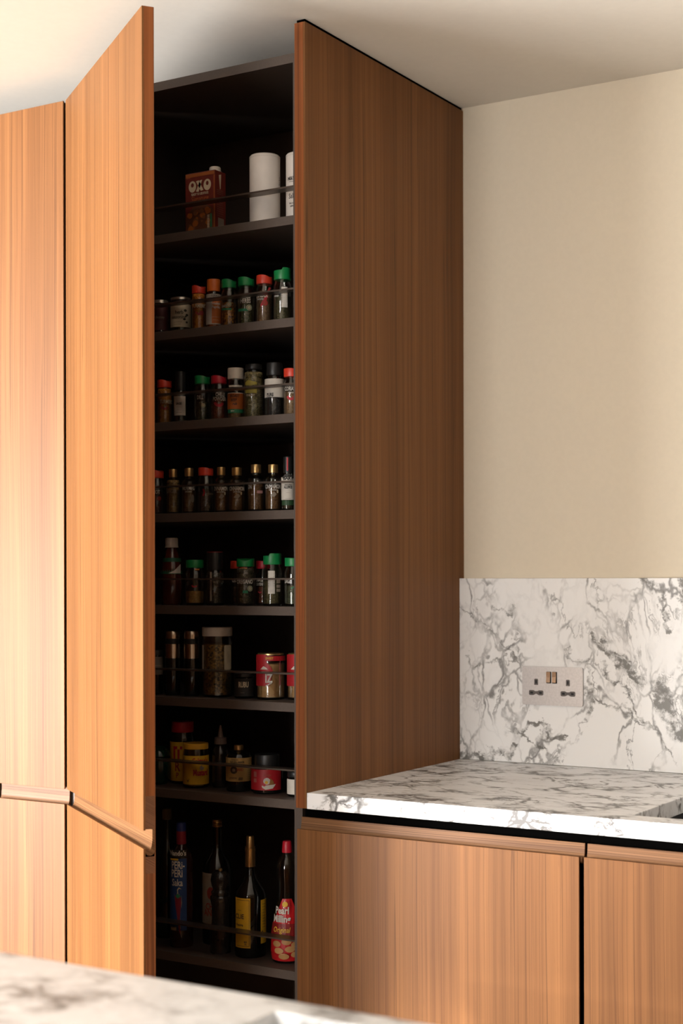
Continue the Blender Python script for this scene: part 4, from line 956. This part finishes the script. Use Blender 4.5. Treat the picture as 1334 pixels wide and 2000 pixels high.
# ---- bottom shelf (index 7)
sauce('tall dark green bottle with cork-coloured stopper, leftmost on the bottom shelf', 7, 302, 348, 1579,
      [(0, 0), (.95, 0), (1, .02), (1, .52), (.94, .60), (.5, .74), (.34, .80), (.30, .90), (.30, .92), (0, .92)], plain('deep_green_glass', (.004, .012, .006), .06, spec=.7),
      [('stopper', [(0, .915), (.40, .915), (.40, .99), (.36, 1), (0, 1)], plain('cork', (.16, .12, .05), .7), '')], name='oil_bottle', yf=YI+.05)
def peri(root, r, H, a0):
    bm = bmesh.new(); arc_patch(bm, r+.0003, a0-1.25, a0+.45, .14*H, .72*H); l = link_mesh('paper_label', bm, BLUEP, root, True)
    patch('black_band', l, rect_pts(-1.2*r, .45*r, .73*H, .79*H), r, a0, plain('black_paper', (.02, .018, .016), .6), .0006)
    patch('yellow_dash', l, rect_pts(-1.05*r, -.25*r, .705*H, .72*H), r, a0, ink('y'), .0008)
    texts(l, r+.0008, a0, [("Nando's", .055*H, -.36*r, .762*H, 'w', dict(sx=.8, bold=.03)), ('PERi-', .085*H, -.32*r, .665*H, 'w', dict(sx=.64, bold=.02)), ('PERi', .085*H, -.42*r, .598*H, 'w', dict(sx=.66, bold=.02)), ('Saka', .080*H, -.38*r, .525*H, 'w', dict(sx=.66, bold=.015)), ('####', .04*H, -.75*r, .155*H, 'c', dict(sx=.6))])
    ch = [(-.55, .42), (-.30, .43), (-.05, .41), (-.02, .36), (-.10, .28), (-.14, .20), (-.05, .10), (-.22, .15), (-.34, .24), (-.50, .34)]
    patch('printed_chilli', l, [(p*r, q*H) for p, q in ch], r, a0, plain('chilli_print', (.22, .012, .03), .6), .0010)
    patch('chilli_outline', l, [((p*1.22+.07)*r, (q-.28)*1.10*H+.28*H) for p, q in ch], r, a0, ink('n'), .0006)
    patch('chilli_crown', l, [(-.5*r, .415*H), (-.3*r, .44*H), (-.05*r, .415*H), (-.3*r, .40*H)], r, a0, ink('g'), .0013)
    patch('chilli_stalk', l, [(p*r, q*H) for p, q in ((-.33, .43), (-.36, .47), (-.22, .49), (.02, .475), (-.20, .478), (-.28, .465), (-.25, .43))], r, a0, ink('c'), .0010)
sauce('dark sauce bottle with red and blue cap and blue chilli label on the bottom shelf', 7, 330, 376, 1606,
      [(0, 0), (.95, 0), (1, .02), (1, .70), (.90, .755), (.45, .80), (.34, .84), (.34, .88), (0, .88)], plain('brown_red_glass', (.030, .009, .006), .1, spec=.6),
      [('cap', [(0, .825), (.42, .825), (.42, .93), (.42, .93), (0, .93)], plain('cap_red', (.26, .012, .03), .5), ''), ('cap_top', [(0, .93), (.42, .93), (.42, .99), (.36, 1), (0, 1)], plain('cap_blue', (.02, .04, .20), .5), '')], peri)
def winelab(root, r, H, a0):
    bm = bmesh.new(); arc_patch(bm, r+.0003, a0-1.35, a0-.05, .17*H, .58*H); l = link_mesh('paper_label', bm, plain('dim_cream_paper', (.34, .29, .22), .7), root, True)
    patch('red_emblem', l, disc_pts(-.45*r, .42*H, .28*r, .05*H), r, a0, ink('d'), .0007)
    texts(l, r+.0007, a0, [('CHI', .075*H, -.5*r, .31*H, 'd', dict(sx=.7)), ('ANTI', .075*H, -.5*r, .26*H, 'd', dict(sx=.7))])
sauce('dark wine bottle with threaded gold cap and pale label behind the pepper mill', 7, 394, 452, 1601,
      [(0, 0), (.95, 0), (1, .02), (1, .58), (.85, .66), (.40, .74), (.30, .80), (.30, .95), (0, .95)], G_DARK,
      [('gold_cap', [(0, .945), (.34, .945), (.34, .955), (.31, .96), (.34, .968), (.31, .975), (.34, .985), (.30, 1), (0, 1)], capmat('gold'), '')], winelab, name='wine_bottle', yf=YI+.055)
# pepper mill
x, y, r = place(409, 449); H = height(430, 1696, x, y, 7)
pm = tag(empty('pepper_mill', (x, y, SHELF[7]+.0004)), 'turned black pepper mill with round knob in front of the wine bottle', 'mill')
blk = plain('black_lacquer', (.020, .017, .015), .2, spec=.6)
lathe('mill_body', [(0, 0), (r*1.02, 0), (r*1.04, H*.04), (r*.98, H*.07), (r*1.02, H*.10), (r*.95, H*.22), (r*.82, H*.40), (r*.85, H*.55), (r*.98, H*.63), (r*1., H*.66), (r*.9, H*.68), (0, H*.68)], blk, pm)
lathe('mill_head', [(0, H*.685), (r*.85, H*.685), (r*.9, H*.72), (r*.72, H*.75), (r*.85, H*.80), (r*.95, H*.86), (r*.85, H*.93), (r*.55, H*.97), (0, H*.975)], blk, pm)
lathe('brass_nut', [(0, H*.973), (r*.2, H*.973), (r*.2, H*.99), (r*.12, H), (0, H)], capmat('gold'), pm, segs=16)
def yellab(root, r, H, a0):
    bm = bmesh.new(); arc_patch(bm, r+.0003, a0-1.15, a0-.0, .085*H, .50*H); l = link_mesh('paper_label', bm, YEL, root, True)
    fr = bmesh.new()
    for (xa, xb, za, zb) in ((-.95, -.06, .482, .485), (-.95, -.06, .10, .103), (-.085, -.06, .10, .485)):
        n = 8
        for k in range(n):
            p, q = xa+(xb-xa)*k/n, xa+(xb-xa)*(k+1)/n
            fr.faces.new([fr.verts.new(((r+.001)*cos(a0+t), (r+.001)*sin(a0+t), zz*H)) for t, zz in ((p, za), (q, za), (q, zb), (p, zb))])
    link_mesh('label_border', fr, ink('k'), l)
    texts(l, r+.0006, a0, [('CLIE', .055*H, -.78*r, .345*H, 'k', dict(sx=.9)), ('Vinaigre', .030*H, -.78*r, .275*H, 'k', dict(bold=.03)), ('400', .022*H, -.33*r, .135*H, 'k'), ('7%', .022*H, -.33*r, .115*H, 'k'), ('___', .03*H, -.75*r, .41*H, 'k')])
    bm = bmesh.new(); arc_patch(bm, r+.0003, a0+.72, a0+1.45, .115*H, .48*H); l2 = link_mesh('paper_label', bm, YEL, root, True)
    texts(l2, r+.0006, a0, [('______', .028*H, 1.02*r, (.455-k*.024)*H, 'k', dict(sx=.5)) for k in range(9)] + [('e', .05*H, .86*r, .215*H, 'k')])
sauce('dark vinegar bottle with long gold foil top and yellow labels, bottom shelf', 7, 457, 518, 1633,
      [(0, 0), (.95, 0), (1, .015), (1, .50), (.93, .545), (.42, .64), (.30, .68), (.27, .80), (.27, .90), (0, .90)], G_DARK,
      [('foil_sleeve', [(0, .745), (.33, .745), (.32, .87), (.34, .875), (.34, .895), (.31, .90), (.31, .905), (.34, .91), (0, .91)], capmat('gold'), ''), ('foil_cap', [(0, .91), (.27, .91), (.26, .99), (.22, 1), (0, 1)], capmat('gold'), '')], yellab, name='vinegar_bottle')
def syr(root, r, H, a0):
    # red label follows the flared body
    def rr(z):
        t = z/H
        P = ((0, .86), (.08, 1.), (.22, .97), (.38, .80), (.52, .58), (.62, .55), (.75, .66), (.85, .66))
        for (a, ra), (b, rb) in zip(P, P[1:]):
            if a <= t <= b: return r*(ra+(rb-ra)*(t-a)/(b-a))
        return r*.8
    def fm(off): return lambda x, z: ((rr(z)+off)*cos(a0+x/rr(z)), (rr(z)+off)*sin(a0+x/rr(z)), z)
    def pt(name, pts, mat, off, par):
        b = bmesh.new(); vs = [b.verts.new((px, 0, pz)) for px, pz in pts]; b.faces.new(vs)
        xs = [p[0] for p in pts]; zs = [p[1] for p in pts]
        for k in range(1, 10): bmesh.ops.bisect_plane(b, geom=b.verts[:]+b.edges[:]+b.faces[:], plane_co=(min(xs)+(max(xs)-min(xs))*k/10, 0, 0), plane_no=(1, 0, 0))
        for k in range(1, 14): bmesh.ops.bisect_plane(b, geom=b.verts[:]+b.edges[:]+b.faces[:], plane_co=(0, 0, min(zs)+(max(zs)-min(zs))*k/14), plane_no=(0, 0, 1))
        f = fm(off)
        for v in b.verts: v.co = f(v.co.x, v.co.z)
        bmesh.ops.triangulate(b, faces=b.faces)
        return link_mesh(name, b, mat, par)
    l = pt('red_label', [(-1.2*r, .02*H), (1.2*r, .02*H), (1.25*r, .30*H), (.75*r, .42*H), (.35*r, .53*H), (-.2*r, .53*H), (-.55*r, .42*H), (-1.1*r, .30*H)], plain('syrup_red', (.55, .012, .015), .45), .0004, root)
    pt('dark_band', [(-1.05*r, .235*H), (1.15*r, .235*H), (1.1*r, .33*H), (-.95*r, .33*H)], plain('maroon_print', (.22, .008, .008), .5), .0020, l)
    def tx(items, mat):
        b = bmesh.new()
        for s, sz, px, pz, kw in items: text_bm(b, s, sz*H, px*r, pz*H, fm(.0032), **kw)
        link_mesh('lettering', b, mat, l)
    tx([('Pearl', .078, -.20, .435, dict(sx=.72, bold=.03)), ('Milling', .078, -.22, .368, dict(sx=.72, bold=.03))], WHITE_INK)
    tx([('Original', .062, -.20, .280, dict(sx=.70, shear=.25, bold=.01)), ('rich', .03, -.82, .215, dict(bold=.02))], ink('y'))
    pt('yellow_emblem', disc_pts(-.02*r, .487*H, .16*r, .022*H, 10), ink('y'), .0024, l)
    for k, (px, pz, w_) in enumerate(((-.50, .165, .34), (.10, .185, .36), (.62, .16, .34), (-.35, .110, .36), (.30, .125, .36), (-.05, .065, .38), (.6, .08, .32))):
        pt('printed_pancake', disc_pts(px*r, pz*H, w_*r*.8, .026*H, 12), plain('pancake_print', (.52, .27, .10), .5), .0022+.0002*k, l)
x, y, r = place(527, 592); H = height(566, 1643, x, y, 7)
sb = tag(empty('syrup_bottle', (x, y, SHELF[7]+.0004)), 'clear flared syrup bottle with red cap and red label, right end of the bottom shelf', 'bottle')
prof = [(0, 0), (.86, 0), (1., .08), (.97, .22), (.80, .38), (.58, .52), (.55, .62), (.66, .75), (.66, .80), (.5, .86), (.27, .90), (.27, .93), (.24, .93), (.24, .90), (.45, .85), (.60, .79), (.60, .75), (.49, .62), (.52, .52), (.74, .38), (.90, .22), (.93, .08), (.8, .015), (0, .015)]
lathe('bottle_body', [(p*r, q*H) for p, q in prof], G_CLEAR, sb, segs=48, mod=lambda a, z: 1+(.035*(1 if int(a/(2*pi)*24) % 2 else 0) if .5*H < z < .8*H else 0))
lathe('contents', [(0, .02*H), (.78*r, .02*H), (.90*r, .08*H), (.87*r, .22*H), (.72*r, .38*H), (.50*r, .50*H), (0, .50*H)], plain('syrup', (.05, .018, .006), .2), sb, segs=40)
lathe('screw_cap', [(0, .905*H), (.30*r, .905*H), (.30*r, .93*H), (.26*r, .99*H), (.22*r, H), (0, H)], plain('cap_bright_red', (.5, .012, .03), .4), sb, segs=40, mod=lambda a, z: 1+.025*(int(a/(2*pi)*40) % 2))
syr(sb, r, H, phi_cam(x, y)-.15)
